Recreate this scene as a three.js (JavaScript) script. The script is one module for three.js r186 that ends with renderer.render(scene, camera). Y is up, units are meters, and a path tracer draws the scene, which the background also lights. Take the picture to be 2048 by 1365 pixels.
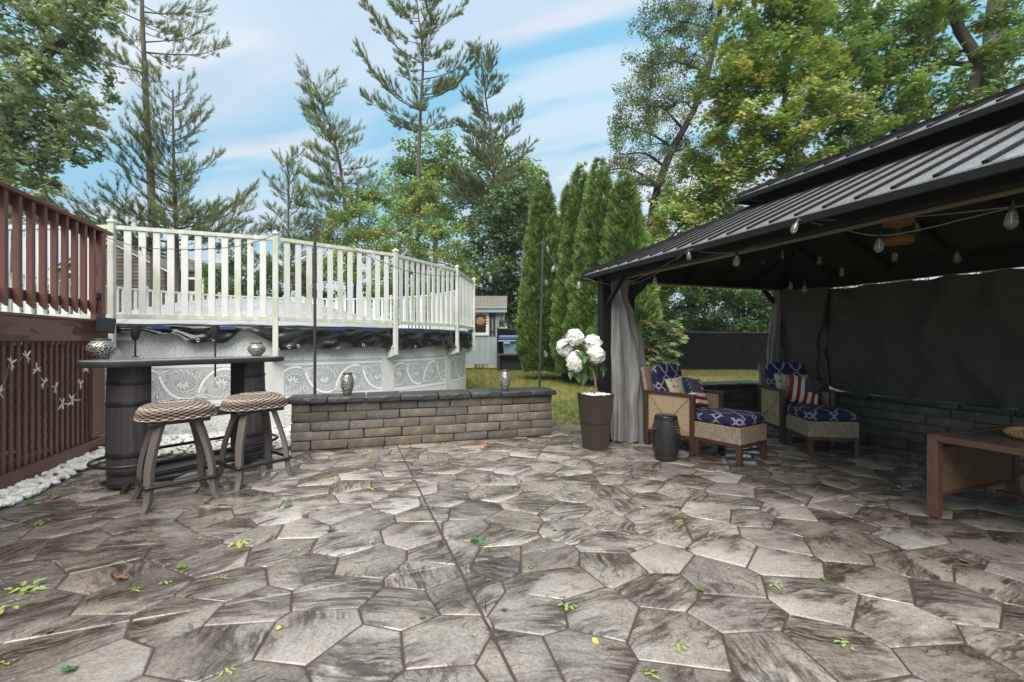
import * as THREE from 'three';
import { mergeGeometries, toCreasedNormals } from 'three/addons/utils/BufferGeometryUtils.js';
import { RoundedBoxGeometry } from 'three/addons/geometries/RoundedBoxGeometry.js';

// ------------------------------------------------------------------ camera, sky, sun, exposure
const FOC = 910, EYE = 1.2, YAW = Math.atan(335 / FOC);
const scene = new THREE.Scene();
const camera = new THREE.PerspectiveCamera(2 * Math.atan(682.5 / FOC) * 180 / Math.PI, 2048 / 1365, 0.05, 600);
camera.position.set(0, EYE, 0); camera.rotation.set(0, -YAW, 0); camera.updateMatrixWorld();
const renderer = new THREE.WebGLRenderer({ antialias: true });
renderer.setSize(1024, 682); renderer.toneMapping = THREE.LinearToneMapping; renderer.toneMappingExposure = 1.5;
renderer.shadowMap.enabled = true;
const sun = new THREE.DirectionalLight(0xfff5e8, 4.4);
sun.position.set(-9, 27, 18); sun.castShadow = true; sun.shadow.radius = 105;
sun.shadow.camera.left = sun.shadow.camera.bottom = -30; sun.shadow.camera.right = sun.shadow.camera.top = 30; sun.shadow.camera.far = 120;
scene.add(sun);
scene.fog = new THREE.FogExp2(0xdfe6ea, 0.0006);

// ------------------------------------------------------------------ helpers
function mulberry(a) { return () => { a |= 0; a = a + 0x6D2B79F5 | 0; let t = Math.imul(a ^ a >>> 15, 1 | a); t = t + Math.imul(t ^ t >>> 7, 61 | t) ^ t; return ((t ^ t >>> 14) >>> 0) / 4294967296; }; }
let R = mulberry(7);
const rr = (a, b) => a + (b - a) * R();
const V = (x, y, z) => new THREE.Vector3(x, y, z);
const clamp = (x, a = 0, b = 1) => Math.min(b, Math.max(a, x));
const sst = (a, b, x) => { const t = clamp((x - a) / (b - a)); return t * t * (3 - 2 * t); };
const lerp = (a, b, t) => a + (b - a) * t;
const HT = (() => { const r = mulberry(99), a = new Float32Array(65536); for (let i = 0; i < 65536; i++) a[i] = r(); return a; })();
const hash = (x, y, s) => HT[(Math.imul(x, 374761) + Math.imul(y, 668265) + Math.imul(s, 9176) ^ Math.imul(x + y * 7, 2971)) >>> 3 & 65535];
function vn(x, y, px, py, s) {
  const xi = Math.floor(x), yi = Math.floor(y), a = x - xi, b = y - yi, m = (i, p) => p ? ((i % p) + p) % p : i;
  const x0 = m(xi, px), x1 = m(xi + 1, px), y0 = m(yi, py), y1 = m(yi + 1, py), u = a * a * (3 - 2 * a), v = b * b * (3 - 2 * b);
  return lerp(lerp(hash(x0, y0, s), hash(x1, y0, s), u), lerp(hash(x0, y1, s), hash(x1, y1, s), u), v);
}
function fbm(x, y, px, py, o, s = 1) { let t = 0, w = 0.5, n = 0; for (let i = 0; i < o; i++) { t += w * vn(x, y, px, py, s + i); n += w; w *= 0.5; x *= 2; y *= 2; px *= 2; py *= 2; } return t / n; }
// a point on the sight line of pixel (x, y) of the 2048 x 1365 picture, d metres deep / on height h
const cY = Math.cos(YAW), sY = Math.sin(YAW);
const rayOf = (x, y) => { const a = (x - 1024) / FOC; return V(a * cY + sY, (683 - y) / FOC, -(cY - a * sY)); };
const at = (x, y, d) => rayOf(x, y).multiplyScalar(d).add(V(0, EYE, 0));
const atH = (x, y, h) => { const r = rayOf(x, y); return r.multiplyScalar((h - EYE) / r.y).add(V(0, EYE, 0)); };
const atX = (x, y, X) => { const r = rayOf(x, y); return r.multiplyScalar(X / r.x).add(V(0, EYE, 0)); };
const atZ = (x, y, Z) => { const r = rayOf(x, y); return r.multiplyScalar(Z / r.z).add(V(0, EYE, 0)); };

const used = {};
function numbered(n) { const k = used[n] = (used[n] ?? -1) + 1; return k ? `${n}_${String(k).padStart(3, '0')}` : n; }
function shadow(o) { o.castShadow = o.receiveShadow = true; return o; }
function thing(name, label, category, pos = [0, 0, 0], turn = 0, group) {
  const o = new THREE.Group(); o.name = numbered(name); o.position.set(...pos); o.rotation.y = turn;
  o.userData = { label, category }; if (group) o.userData.group = group; scene.add(o); return o;
}
function part(parent, name, geo, mat, label) {
  const m = shadow(new THREE.Mesh(Array.isArray(geo) ? M(geo) : geo, mat)); m.name = name; if (label) m.userData.label = label; parent.add(m); return m;
}
function solo(name, geo, mat, label, category, group) {
  const m = shadow(new THREE.Mesh(Array.isArray(geo) ? M(geo) : geo, mat)); m.name = numbered(name); m.userData = { label, category }; if (group) m.userData.group = group; scene.add(m); return m;
}
function struct(name, geo, mat) { const m = shadow(new THREE.Mesh(Array.isArray(geo) ? M(geo) : geo, mat)); m.name = numbered(name); m.userData = { kind: 'structure' }; scene.add(m); return m; }
function copyOf(o, name, label, pos, turn) { const c = o.clone(); c.name = numbered(name); c.userData = { ...o.userData }; if (label) c.userData.label = label; c.position.set(...pos); c.rotation.y = turn; scene.add(c); return c; }
function flat(g) { g = g.index ? g.toNonIndexed() : g; for (const k of Object.keys(g.attributes)) if (!['position', 'normal', 'uv'].includes(k)) g.deleteAttribute(k); if (!g.attributes.normal) g.computeVertexNormals(); return g; }
function uvm(g) { // texture coordinates in metres, by the way each triangle faces
  g = flat(g); const p = g.attributes.position, uv = new Float32Array(p.count * 2), a = V(), b = V(), c = V();
  for (let i = 0; i < p.count; i += 3) {
    a.fromBufferAttribute(p, i); b.fromBufferAttribute(p, i + 1); c.fromBufferAttribute(p, i + 2);
    const n = b.clone().sub(a).cross(c.clone().sub(a)), x = Math.abs(n.x), y = Math.abs(n.y), z = Math.abs(n.z);
    [a, b, c].forEach((q, k) => { const s = x > y && x > z ? [q.z, q.y] : y > z ? [q.x, q.z] : [q.x, q.y]; uv[(i + k) * 2] = s[0]; uv[(i + k) * 2 + 1] = s[1]; });
  }
  g.setAttribute('uv', new THREE.BufferAttribute(uv, 2)); return g;
}
function M(list) { const gs = list.map(flat); for (const g of gs) if (!g.attributes.uv) uvm(g); return gs.length === 1 ? gs[0] : mergeGeometries(gs); }
function mv(g, x = 0, y = 0, z = 0, rx = 0, ry = 0, rz = 0) { if (rx) g.rotateX(rx); if (rz) g.rotateZ(rz); if (ry) g.rotateY(ry); g.translate(x, y, z); return g; }
const bx = (w, h, d, x = 0, y = 0, z = 0, rx = 0, ry = 0, rz = 0) => mv(uvm(new THREE.BoxGeometry(w, h, d)), x, y, z, rx, ry, rz);
const rb = (w, h, d, r, x = 0, y = 0, z = 0, rx = 0, ry = 0, rz = 0, s = 2) => mv(uvm(new RoundedBoxGeometry(w, h, d, s, Math.min(r, w / 2.01, h / 2.01, d / 2.01))), x, y, z, rx, ry, rz);
const cyl = (r0, r1, h, x = 0, y = 0, z = 0, n = 16, rx = 0, ry = 0, rz = 0) => mv(new THREE.CylinderGeometry(r1, r0, h, n), x, y, z, rx, ry, rz);
const tube = (pts, r, seg = 24, n = 6, closed = false) => new THREE.TubeGeometry(new THREE.CatmullRomCurve3(pts.map(p => p.isVector3 ? p : V(...p)), closed, 'centripetal'), seg, r, n, closed);
const lathe = (pts, n = 32, a = 0, l = Math.PI * 2) => new THREE.LatheGeometry(pts.map(p => new THREE.Vector2(p[0], p[1])), n, a, l);
const beam = (a, b, w, h) => { const d = b.clone().sub(a), L = d.length(), g = uvm(new THREE.BoxGeometry(L, h, w)); const m = new THREE.Matrix4(), x = d.normalize(), z = V(0, 1, 0).cross(x).negate(); if (z.length() < 0.01) z.set(0, 0, 1); z.normalize(); const y = z.clone().cross(x); m.makeBasis(x, y, z); m.setPosition(a.clone().add(b).multiplyScalar(0.5)); g.applyMatrix4(m); return g; };
// limb: a tube whose radius tapers
function limb(pts, r0, r1, seg = 14, n = 8) {
  const c = new THREE.CatmullRomCurve3(pts.map(p => p.isVector3 ? p : V(...p)), false, 'centripetal'), g = new THREE.TubeGeometry(c, seg, 1, n), p = g.attributes.position, q = V();
  for (let i = 0; i <= seg; i++) { const o = c.getPointAt(i / seg), r = lerp(r0, r1, i / seg); for (let j = 0; j <= n; j++) { const k = i * (n + 1) + j; q.fromBufferAttribute(p, k).sub(o).multiplyScalar(r * (1 + 0.12 * Math.sin(j * 2.4 + i * 1.3))).add(o); p.setXYZ(k, q.x, q.y, q.z); } }
  g.computeVertexNormals(); return g;
}
function grid(nu, nv, f) { // a surface from f(u, v) -> [x, y, z, (tu, tv)]
  const p = [], t = [], ix = [];
  for (let j = 0; j <= nv; j++) for (let i = 0; i <= nu; i++) { const q = f(i / nu, j / nv); p.push(q[0], q[1], q[2]); t.push(q[3] ?? i / nu, q[4] ?? j / nv); }
  for (let j = 0; j < nv; j++) for (let i = 0; i < nu; i++) { const a = j * (nu + 1) + i, b = a + nu + 1; ix.push(a, a + 1, b, a + 1, b + 1, b); }
  const g = new THREE.BufferGeometry(); g.setAttribute('position', new THREE.Float32BufferAttribute(p, 3)); g.setAttribute('uv', new THREE.Float32BufferAttribute(t, 2)); g.setIndex(ix); g.computeVertexNormals(); return g;
}
const enc = c => { c = clamp(c); return Math.round(255 * (c <= 0.0031308 ? c * 12.92 : 1.055 * Math.pow(c, 1 / 2.4) - 0.055)); };
function T(w, h, f, srgb = true, size = 1, sv) { // a repeating texture; f(u, v) gives linear values, size is metres per repeat
  const a = new Uint8Array(w * h * 4);
  for (let y = 0; y < h; y++) for (let x = 0; x < w; x++) { let c = f(x / w, y / h, x, y); if (typeof c === 'number') c = [c, c, c]; const k = (y * w + x) * 4; for (let i = 0; i < 3; i++) a[k + i] = srgb ? enc(c[i]) : Math.round(255 * clamp(c[i])); a[k + 3] = c.length > 3 ? Math.round(255 * clamp(c[3])) : 255; }
  return setup(new THREE.DataTexture(a, w, h, THREE.RGBAFormat), srgb, size, sv);
}
function setup(t, srgb, size = 1, sv) { t.wrapS = t.wrapT = THREE.RepeatWrapping; t.magFilter = THREE.LinearFilter; t.minFilter = THREE.LinearMipmapLinearFilter; t.generateMipmaps = true; if (srgb) t.colorSpace = THREE.SRGBColorSpace; t.repeat.set(1 / size, 1 / (sv ?? size)); t.needsUpdate = true; return t; }
const turned = t => { const c = t.clone(); c.rotation = Math.PI / 2; c.needsUpdate = true; return c; };
const col = (r, g, b) => new THREE.Color().setRGB(r, g, b);
const mat = (c, rough = 0.7, o = {}) => new THREE.MeshStandardMaterial({ color: Array.isArray(c) ? col(...c) : c, roughness: rough, side: THREE.DoubleSide, ...o });
const phys = (c, rough, o) => new THREE.MeshPhysicalMaterial({ color: Array.isArray(c) ? col(...c) : c, roughness: rough, side: THREE.DoubleSide, ...o });

// ------------------------------------------------------------------ sky
{
  const W = 2048, Hh = 1024, a = new Float32Array(W * Hh * 4);
  for (let j = 0; j < Hh; j++) {
    const el = ((j + 0.5) / Hh - 0.5) * Math.PI, y = Math.sin(el), ch = Math.cos(el);
    for (let i = 0; i < W; i++) {
      if (el < -0.02) { const k = (j * W + i) * 4; a[k] = 0.42; a[k + 1] = 0.44; a[k + 2] = 0.46; a[k + 3] = 1; continue; }
      const az = ((i + 0.5) / W - 0.5) * 2 * Math.PI, x = ch * Math.cos(az), z = ch * Math.sin(az), k = (j * W + i) * 4;
      const e = Math.max(y, 0), px = x / (e + 0.22), pz = z / (e + 0.22);
      // long thin bands of cirrus lying across the view, wispier and whiter towards the horizon
      const ca = 0.80, sa = 0.60, q = px * ca + pz * sa, r = -px * sa + pz * ca;
      const wq = q + 0.35 * fbm(q * 1.1 + 9, r * 1.3 + 3, 0, 0, 3, 11), wr = r + 0.40 * fbm(q + 31, r * 1.2, 0, 0, 3, 17);
      const band = fbm(wq * 0.9 + 40, wr * 4.2 + 12, 0, 0, 5, 23), veil = fbm(wq * 0.7 + 7, wr * 1.7 + 4, 0, 0, 4, 29), fine = fbm(wq * 2.6, wr * 13, 0, 0, 5, 37);
      const hz = Math.exp(-e / 0.13), c = Math.max(clamp(sst(0.42, 0.64, band * 0.62 + fine * 0.38) * 0.62 + sst(0.36, 0.64, veil) * 0.72), hz * 0.94);
      const mauve = sst(0.45, 0.65, fbm(wq * 1.1 + 80, wr * 2.6 + 50, 0, 0, 4, 41));
      const blue = [lerp(0.20, 0.34, hz), lerp(0.45, 0.56, hz), lerp(0.64, 0.69, hz)], white = [lerp(0.66, 0.54, mauve), lerp(0.69, 0.585, mauve), lerp(0.73, 0.66, mauve)], up = 0.83 * (1 + 0.25 * e);
      for (let n = 0; n < 3; n++) a[k + n] = lerp(blue[n], white[n], c * 0.9) * up;
      a[k + 3] = 1;
    }
  }
  const t = new THREE.DataTexture(a, W, Hh, THREE.RGBAFormat, THREE.FloatType);
  t.mapping = THREE.EquirectangularReflectionMapping; t.magFilter = t.minFilter = THREE.LinearFilter; t.wrapS = THREE.RepeatWrapping; t.needsUpdate = true;
  scene.background = t; scene.environment = t;
}

// ------------------------------------------------------------------ materials
const PW = 1024;
const slate = (() => { // the stamped, antiqued slate skin of the patio: relief and the pigment that lies in it
  const hgt = new Float32Array(PW * PW), pig = new Float32Array(PW * PW), wet = new Float32Array(PW * PW);
  for (let y = 0; y < PW; y++) for (let x = 0; x < PW; x++) {
    const u = x / PW, v = y / PW, k = y * PW + x;
    const w1 = fbm(u * 6, v * 6, 6, 6, 4, 3) - 0.5, w2 = fbm(u * 6 + 0.5, v * 6, 6, 6, 4, 13) - 0.5;
    const n = fbm(u * 5 + w1 * 1.1, v * 11 + w2 * 1.1, 5, 11, 6, 5) * 6.5, fl = Math.floor(n), fr = n - fl, cliff = sst(0, 0.07, fr), edge = Math.exp(-fr / 0.09) * sst(0.43, 0.56, fbm(u * 8, v * 12, 8, 12, 3, 55));
    const streak = fbm(u * 12 + w1 * 2.5, v * 60 + w2 * 8, 12, 60, 5, 21), fine = fbm(u * 22 + w1 * 3, v * 150 + w2 * 9, 22, 150, 3, 27), patch = fbm(u * 5 + w2 * 1.2, v * 9 + w1 * 1.4, 5, 9, 7, 31), grain = fbm(u * 200, v * 200, 200, 200, 2, 61);
    const tone = fbm(u * 4, v * 6, 4, 6, 5, 91), feather = streak * 0.6 + fine * 0.4, smear = sst(0.38, 0.64, patch), rag = sst(0.50, 0.64, feather) * sst(0.46, 0.58, patch);
    hgt[k] = (fl + cliff) / 7 * 0.62 + 0.2 * feather + 0.10 * grain;
    pig[k] = Math.tanh(Math.max(0, 0.85 * edge + smear * 1.7 * (feather - 0.34) + 0.34 * rag + 0.95 * (tone - 0.45) + 0.5 * (grain - 0.5) + 0.4 * (fine - 0.5) * (0.3 + smear) + 0.8 * (patch - 0.5) + 0.25) * 1.25);
    wet[k] = fbm(u * 3 + w1, v * 4 + w2, 3, 4, 4, 71);
  }
  const size = 1.7;
  return {
    map: T(PW, PW, (u, v, x, y) => { const k = y * PW + x, p = pig[k], q = clamp(wet[k] * 1.6 - 0.35), l = [lerp(0.47, 0.38, q), lerp(0.43, 0.36, q), lerp(0.37, 0.335, q)]; return [lerp(l[0], 0.056, p), lerp(l[1], 0.041, p), lerp(l[2], 0.030, p)]; }, true, size),
    rough: T(PW, PW, (u, v, x, y) => { const k = y * PW + x; return clamp(0.09 + 0.34 * sst(0.44, 0.68, wet[k]) + 0.12 * (hgt[k] - 0.5)); }, false, size),
    bump: T(PW, PW, (u, v, x, y) => hgt[y * PW + x], false, size),
    film: T(512, 512, (u, v, x, y) => { const k = (y * 2) * PW + x * 2; return 0.15 + 0.75 * (1 - sst(0.42, 0.60, wet[k])) * (0.7 + 0.6 * (0.5 - hgt[k])); }, false, size),
  };
})();
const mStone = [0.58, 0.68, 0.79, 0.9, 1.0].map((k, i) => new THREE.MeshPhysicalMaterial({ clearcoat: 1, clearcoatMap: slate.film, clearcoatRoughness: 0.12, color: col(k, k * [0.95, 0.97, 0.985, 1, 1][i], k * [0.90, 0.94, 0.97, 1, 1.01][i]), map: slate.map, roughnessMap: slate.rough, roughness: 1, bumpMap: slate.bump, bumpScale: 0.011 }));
const mBed = mat([0.058, 0.044, 0.033], 0.6);
const woodT = (seed, a, b, ring = 14) => T(512, 512, (u, v) => { const w = fbm(u * 3, v * 6, 3, 6, 3, seed), g = fbm(u * 4 + w * 0.3, v * 60 + w * 4, 4, 60, 3, seed + 3), s = fbm(u * 2, v * ring, 2, ring, 3, seed + 9), t = clamp(0.55 * g + 0.45 * s); return [lerp(a[0], b[0], t), lerp(a[1], b[1], t), lerp(a[2], b[2], t)]; }, true, 1.0);
const bumpGrain = T(512, 512, (u, v) => fbm(u * 4, v * 90, 4, 90, 4, 88), false, 1.0);
const redT = woodT(101, [0.085, 0.031, 0.023], [0.185, 0.072, 0.054]);
const mRedH = mat(0xffffff, 0.5, { map: redT, bumpMap: bumpGrain, bumpScale: 0.0012 });
const mRedV = mat(0xffffff, 0.5, { map: turned(redT), bumpMap: turned(bumpGrain), bumpScale: 0.0012 });
const wetPatch = (u, v) => sst(0.50, 0.535, fbm(u * 4, v * 7, 4, 7, 5, 140));
const mFascia = mat(0xffffff, 1, { map: T(1024, 512, (u, v) => { const g = fbm(u * 6, v * 70, 6, 70, 3, 104), d = wetPatch(u, v), t = 0.5 * g + 0.25; return [lerp(0.075, 0.14, t) + 0.10 * d, lerp(0.027, 0.052, t) + 0.06 * d, lerp(0.02, 0.038, t) + 0.046 * d]; }, true, 2, 1), roughnessMap: T(512, 256, (u, v) => 0.28 + 0.5 * wetPatch(u, v), false, 2, 1) });
const mVinyl = mat(0xffffff, 0.42, { map: T(512, 512, (u, v) => { const m = sst(0.5, 0.8, fbm(u * 6, v * 5, 6, 5, 4, 160)), s = fbm(u * 80, v * 12, 80, 12, 3, 163); return [0.66 - 0.10 * m - 0.08 * s, 0.675 - 0.08 * m - 0.08 * s, 0.67 - 0.14 * m - 0.09 * s]; }, true, 1.2) });
const mVinylB = mat(0xffffff, 0.42, { map: T(512, 512, (u, v) => { const m = sst(0.32, 0.6, fbm(u * 9, v * 4, 9, 4, 4, 165)), s = fbm(u * 60, v * 10, 60, 10, 3, 167); return [0.64 - 0.13 * m - 0.08 * s, 0.655 - 0.10 * m - 0.08 * s, 0.64 - 0.19 * m - 0.09 * s]; }, true, 0.8) });
const mBlack = mat([0.018, 0.018, 0.02], 0.38);
const mBlackMatt = mat([0.02, 0.02, 0.022], 0.7);
const mIron = mat([0.022, 0.021, 0.022], 0.36, { metalness: 0.3 });
const mSteel = mat([0.45, 0.45, 0.46], 0.35, { metalness: 0.9 });
const speck = T(256, 256, (u, v) => fbm(u * 60, v * 60, 60, 60, 3, 190), false, 0.5);
const mPole = mat([0.035, 0.034, 0.036], 0.45);

// ------------------------------------------------------------------ ground: lawn, patio stones, pebble bed
const mLawn = mat(0xffffff, 0.95, { map: T(1024, 1024, (u, v) => { const p = fbm(u * 9, v * 9, 9, 9, 4, 201), q = fbm(u * 60, v * 60, 60, 60, 3, 205), b = sst(0.42, 0.66, p), t = 0.6 + 0.8 * q; return [lerp(0.11, 0.215, b) * t, lerp(0.135, 0.15, b) * t, lerp(0.028, 0.04, b) * t]; }, true, 9), bumpMap: T(512, 512, (u, v) => fbm(u * 90, v * 90, 90, 90, 3, 209), false, 3), bumpScale: 0.03 });
{ const g = new THREE.PlaneGeometry(500, 500, 50, 50); g.rotateX(-Math.PI / 2); g.translate(0, -0.03, -60); struct('lawn', uvm(g), mLawn); }
const PX0 = -2.27, PX1 = 6.4, PZ0 = -5.62, PZ1 = 1.0, CUTX = [0.57, 3.24], CUTZ = [-2.4];
{
  R = mulberry(11);
  const patio = new THREE.Group(); patio.name = 'patio'; patio.userData = { kind: 'structure' }; scene.add(patio);
  const seeds = []; let row = 0;
  for (let z = PZ0 - 0.3; z < PZ1 + 0.5; z += 0.275, row++) for (let x = PX0 - 0.5 + (row % 2) * 0.185; x < PX1 + 0.6; x += 0.37) seeds.push([x + rr(-0.11, 0.11), z + rr(-0.072, 0.072)]);
  const clip = (poly, nx, nz, d) => { const o = []; for (let i = 0; i < poly.length; i++) { const a = poly[i], b = poly[(i + 1) % poly.length], da = a[0] * nx + a[1] * nz - d, db = b[0] * nx + b[1] * nz - d; if (da <= 0) o.push(a); if ((da < 0) !== (db < 0) && Math.abs(da - db) > 1e-9) { const t = da / (da - db); o.push([a[0] + (b[0] - a[0]) * t, a[1] + (b[1] - a[1]) * t]); } } return o; };
  const slabs = [];
  for (const s of seeds) {
    let poly = [[s[0] - 1, s[1] - 1], [s[0] + 1, s[1] - 1], [s[0] + 1, s[1] + 1], [s[0] - 1, s[1] + 1]];
    for (const q of seeds) { if (q === s) continue; const dx = q[0] - s[0], dz = q[1] - s[1], L = Math.hypot(dx, dz); if (L > 1.6) continue; const nx = dx / L, nz = dz / L; poly = clip(poly, nx, nz, (s[0] + q[0]) / 2 * nx + (s[1] + q[1]) / 2 * nz - 0.0046); }
    poly = clip(poly, -1, 0, -PX0); poly = clip(poly, 1, 0, PX1); poly = clip(poly, 0, -1, -PZ0); poly = clip(poly, 0, 1, PZ1);
    let set = [poly];
    for (const [nx, nz, cs, w] of [[1, 0, CUTX, 0.006], [0, 1, CUTZ, 0.0028]]) for (const c of cs) set = set.flatMap(p => [clip(p, nx, nz, c - w), clip(p, -nx, -nz, -c - w)]).filter(p => p.length > 2);
    const ang = R() < 0.12 ? rr(0.9, 2.1) : rr(-0.55, 0.45), ou = R() * 9, ov = R() * 9, mi = Math.floor(clamp((fbm(s[0] * 0.55 + 30, s[1] * 0.55 + 40, 0, 0, 3, 83) - 0.5) * 2.1 + 0.54 + rr(-0.2, 0.2) - 0.2 * sst(-0.3, -1.8, s[0]) - 0.22 * sst(2.6, 4.2, s[0]), 0, 0.999) * mStone.length);  // tone varies at random; shade and wetness beside deck and under gazebo tinted in
    for (const p of set) { let A = 0, cx = 0, cz = 0; p.forEach((a, i) => { const b = p[(i + 1) % p.length], k = a[0] * b[1] - b[0] * a[1]; A += k / 2; cx += a[0]; cz += a[1]; }); if (Math.abs(A) > 0.0002) slabs.push({ p, A: Math.abs(A), c: [cx / p.length, cz / p.length], ang, ou, ov, mi, d: Math.hypot(cx / p.length, cz / p.length) }); }
  }
  const build = s => {
    const top = [], n = s.p.length, pos = [], ix = [], P = (x, y, z) => { pos.push(x, y, z); return pos.length / 3 - 1; };
    const off = (d, y) => s.p.map((a, i) => { // inset towards the inside, mitred
      const b = s.p[(i + n - 1) % n], c = s.p[(i + 1) % n], e1 = [a[0] - b[0], a[1] - b[1]], e2 = [c[0] - a[0], c[1] - a[1]], l1 = Math.hypot(...e1) || 1e-6, l2 = Math.hypot(...e2) || 1e-6;
      let nx = -(e1[1] / l1 + e2[1] / l2), nz = e1[0] / l1 + e2[0] / l2; const l = Math.hypot(nx, nz) || 1; nx /= l; nz /= l; const sg = ((s.c[0] - a[0]) * nx + (s.c[1] - a[1]) * nz) > 0 ? 1 : -1, k = Math.min(d / Math.max(0.45, l / 2), 0.4 * Math.hypot(s.c[0] - a[0], s.c[1] - a[1]));
      return P(a[0] + nx * sg * k, y, a[1] + nz * sg * k);
    });
    const rings = [off(0, -0.03), off(0, -0.006), off(0.004, -0.0018), off(0.012, 0)];
    for (let r = 0; r < 3; r++) for (let i = 0; i < n; i++) { const a = rings[r][i], b = rings[r][(i + 1) % n], c = rings[r + 1][i], d = rings[r + 1][(i + 1) % n]; ix.push(a, c, b, b, c, d); }
    const ctr = P(s.c[0], 0.0, s.c[1]); for (let i = 0; i < n; i++) ix.push(rings[3][i], ctr, rings[3][(i + 1) % n]);
    const g = new THREE.BufferGeometry(), uv = [], ca = Math.cos(s.ang), sa = Math.sin(s.ang);
    for (let i = 0; i < pos.length; i += 3) uv.push(s.ou + pos[i] * ca - pos[i + 2] * sa, s.ov + pos[i] * sa + pos[i + 2] * ca);
    g.setAttribute('position', new THREE.Float32BufferAttribute(pos, 3)); g.setAttribute('uv', new THREE.Float32BufferAttribute(uv, 2)); g.setIndex(ix); g.computeVertexNormals();
    if (g.attributes.normal.getY(ctr) < 0) { const a = g.index.array; for (let i = 0; i < a.length; i += 3) [a[i], a[i + 1]] = [a[i + 1], a[i]]; g.computeVertexNormals(); }
    return toCreasedNormals(g, 0.9);
  };
  slabs.sort((a, b) => b.A / (b.d * b.d) - a.A / (a.d * a.d));
  const front = slabs.filter(s => s.c[1] < -0.2 && s.c[0] - 0.0 < 6 && s.d > 1.0), rest = slabs.filter(s => !front.includes(s));
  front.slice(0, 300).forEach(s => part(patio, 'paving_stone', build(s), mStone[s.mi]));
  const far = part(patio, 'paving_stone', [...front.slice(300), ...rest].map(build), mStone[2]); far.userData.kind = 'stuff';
  part(patio, 'joint_bed', [bx(PX1 - PX0, 0.02, PZ1 - PZ0, (PX0 + PX1) / 2, -0.0175, (PZ0 + PZ1) / 2)], mBed);
  console.log('slabs', slabs.length, front.length);
}
{ // white river pebbles between the patio, the deck and the pool
  R = mulberry(23);
  const bed = new THREE.Group(); bed.name = 'pebble_bed'; bed.userData = { kind: 'structure' }; scene.add(bed);
  const mats = [[0.74, 0.73, 0.70], [0.56, 0.54, 0.50], [0.80, 0.80, 0.79]].map(c => mat(c, 0.45));
  const geos = [0, 1, 2, 3].map(k => { const g = new THREE.IcosahedronGeometry(1, 2), p = g.attributes.position; for (let i = 0; i < p.count; i++) { const x = p.getX(i), y = p.getY(i), z = p.getZ(i), f = 1 + 0.16 * Math.sin(2.1 * x + k) * Math.cos(1.7 * z + k * 2) + 0.08 * Math.sin(3 * y + k); p.setXYZ(i, x * f, y * f * 0.62, z * f * 0.8); } return toCreasedNormals(g, 3); });
  part(bed, 'soil', [bx(0.34, 0.02, 6.5, -2.41, -0.012, -3.2), bx(6.2, 0.02, 1.7, 0.3, -0.013, -6.48)], mat([0.14, 0.12, 0.10], 0.9));
  const spots = [];
  for (let i = 0; i < 1900; i++) {
    const along = R() < 0.36; let x, z;
    if (along) { x = rr(-2.5, -2.25); z = rr(-6.0, -2.6); } else { x = rr(-2.45, -0.5); z = rr(-6.75, -5.6); if (Math.hypot(x + 1.72, z + 11.06) < 4.52) continue; }
    const s = along ? rr(0.019, 0.040) : rr(0.018, 0.036); spots.push([x, z, s, along ? 0 : 0.02 * sst(-5.6, -6.2, z)]);
  }
  spots.sort((a, b) => b[2] / Math.hypot(b[0], b[1]) - a[2] / Math.hypot(a[0], a[1]));
  const inst = geos.map((g, i) => { const m = new THREE.InstancedMesh(g, mats[i % 3], spots.length); m.count = 0; m.name = 'pebble'; m.userData = { kind: 'stuff' }; shadow(m); return m; });
  const d = new THREE.Object3D();
  spots.forEach(([x, z, s, y], i) => {
    d.position.set(x, 0.012 + y + s * 0.25 + rr(0, 0.02), z); d.rotation.set(rr(-0.4, 0.4), R() * 6.3, rr(-0.4, 0.4)); d.scale.setScalar(s);
    if (i < 290) { const m = part(bed, 'pebble', geos[i % 4], mats[i % 3]); m.position.copy(d.position); m.rotation.copy(d.rotation); m.scale.copy(d.scale); } else { d.updateMatrix(); const k = inst[i % 4]; k.setMatrixAt(k.count++, d.matrix); }
  });
  inst.forEach(m => bed.add(m));
}

// ------------------------------------------------------------------ stone seat walls
const blockT = seed => T(256, 256, (u, v) => { const a = fbm(u * 5, v * 5, 5, 5, 4, seed), b = fbm(u * 40, v * 40, 40, 40, 3, seed + 7), t = 0.6 + 0.55 * a + 0.35 * (b - 0.5), w = sst(0.6, 0.75, fbm(u * 9, v * 9, 9, 9, 3, seed + 3)); return [0.118 * t + 0.035 * w, 0.106 * t + 0.032 * w, 0.088 * t + 0.028 * w]; }, true, 0.5);
const blockBump = T(256, 256, (u, v) => 0.5 * fbm(u * 9, v * 9, 9, 9, 4, 301) + 0.5 * fbm(u * 50, v * 50, 50, 50, 3, 303), false, 0.4);
const bt = [blockT(280), blockT(290)];
const mBlocks = [[1, 1, 1], [0.72, 0.71, 0.70], [1.3, 1.28, 1.24], [0.85, 0.9, 0.96], [1.12, 1.03, 0.92], [1.15, 1.17, 1.2]].map((c, i) => mat(c, 0.75, { map: bt[i % 2], bumpMap: blockBump, bumpScale: 0.006 }));
const mCap = mat(0xffffff, 0.36, { map: T(256, 256, (u, v) => { const a = fbm(u * 4, v * 7, 4, 7, 4, 310), w = sst(0.62, 0.74, fbm(u * 7, v * 9, 7, 9, 4, 313)); return [0.022 + 0.026 * a + 0.022 * w, 0.023 + 0.026 * a + 0.022 * w, 0.025 + 0.027 * a + 0.022 * w]; }, true, 0.5), bumpMap: T(256, 256, (u, v) => fbm(u * 6, v * 9, 6, 9, 5, 317), false, 0.4), bumpScale: 0.012 });
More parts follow.
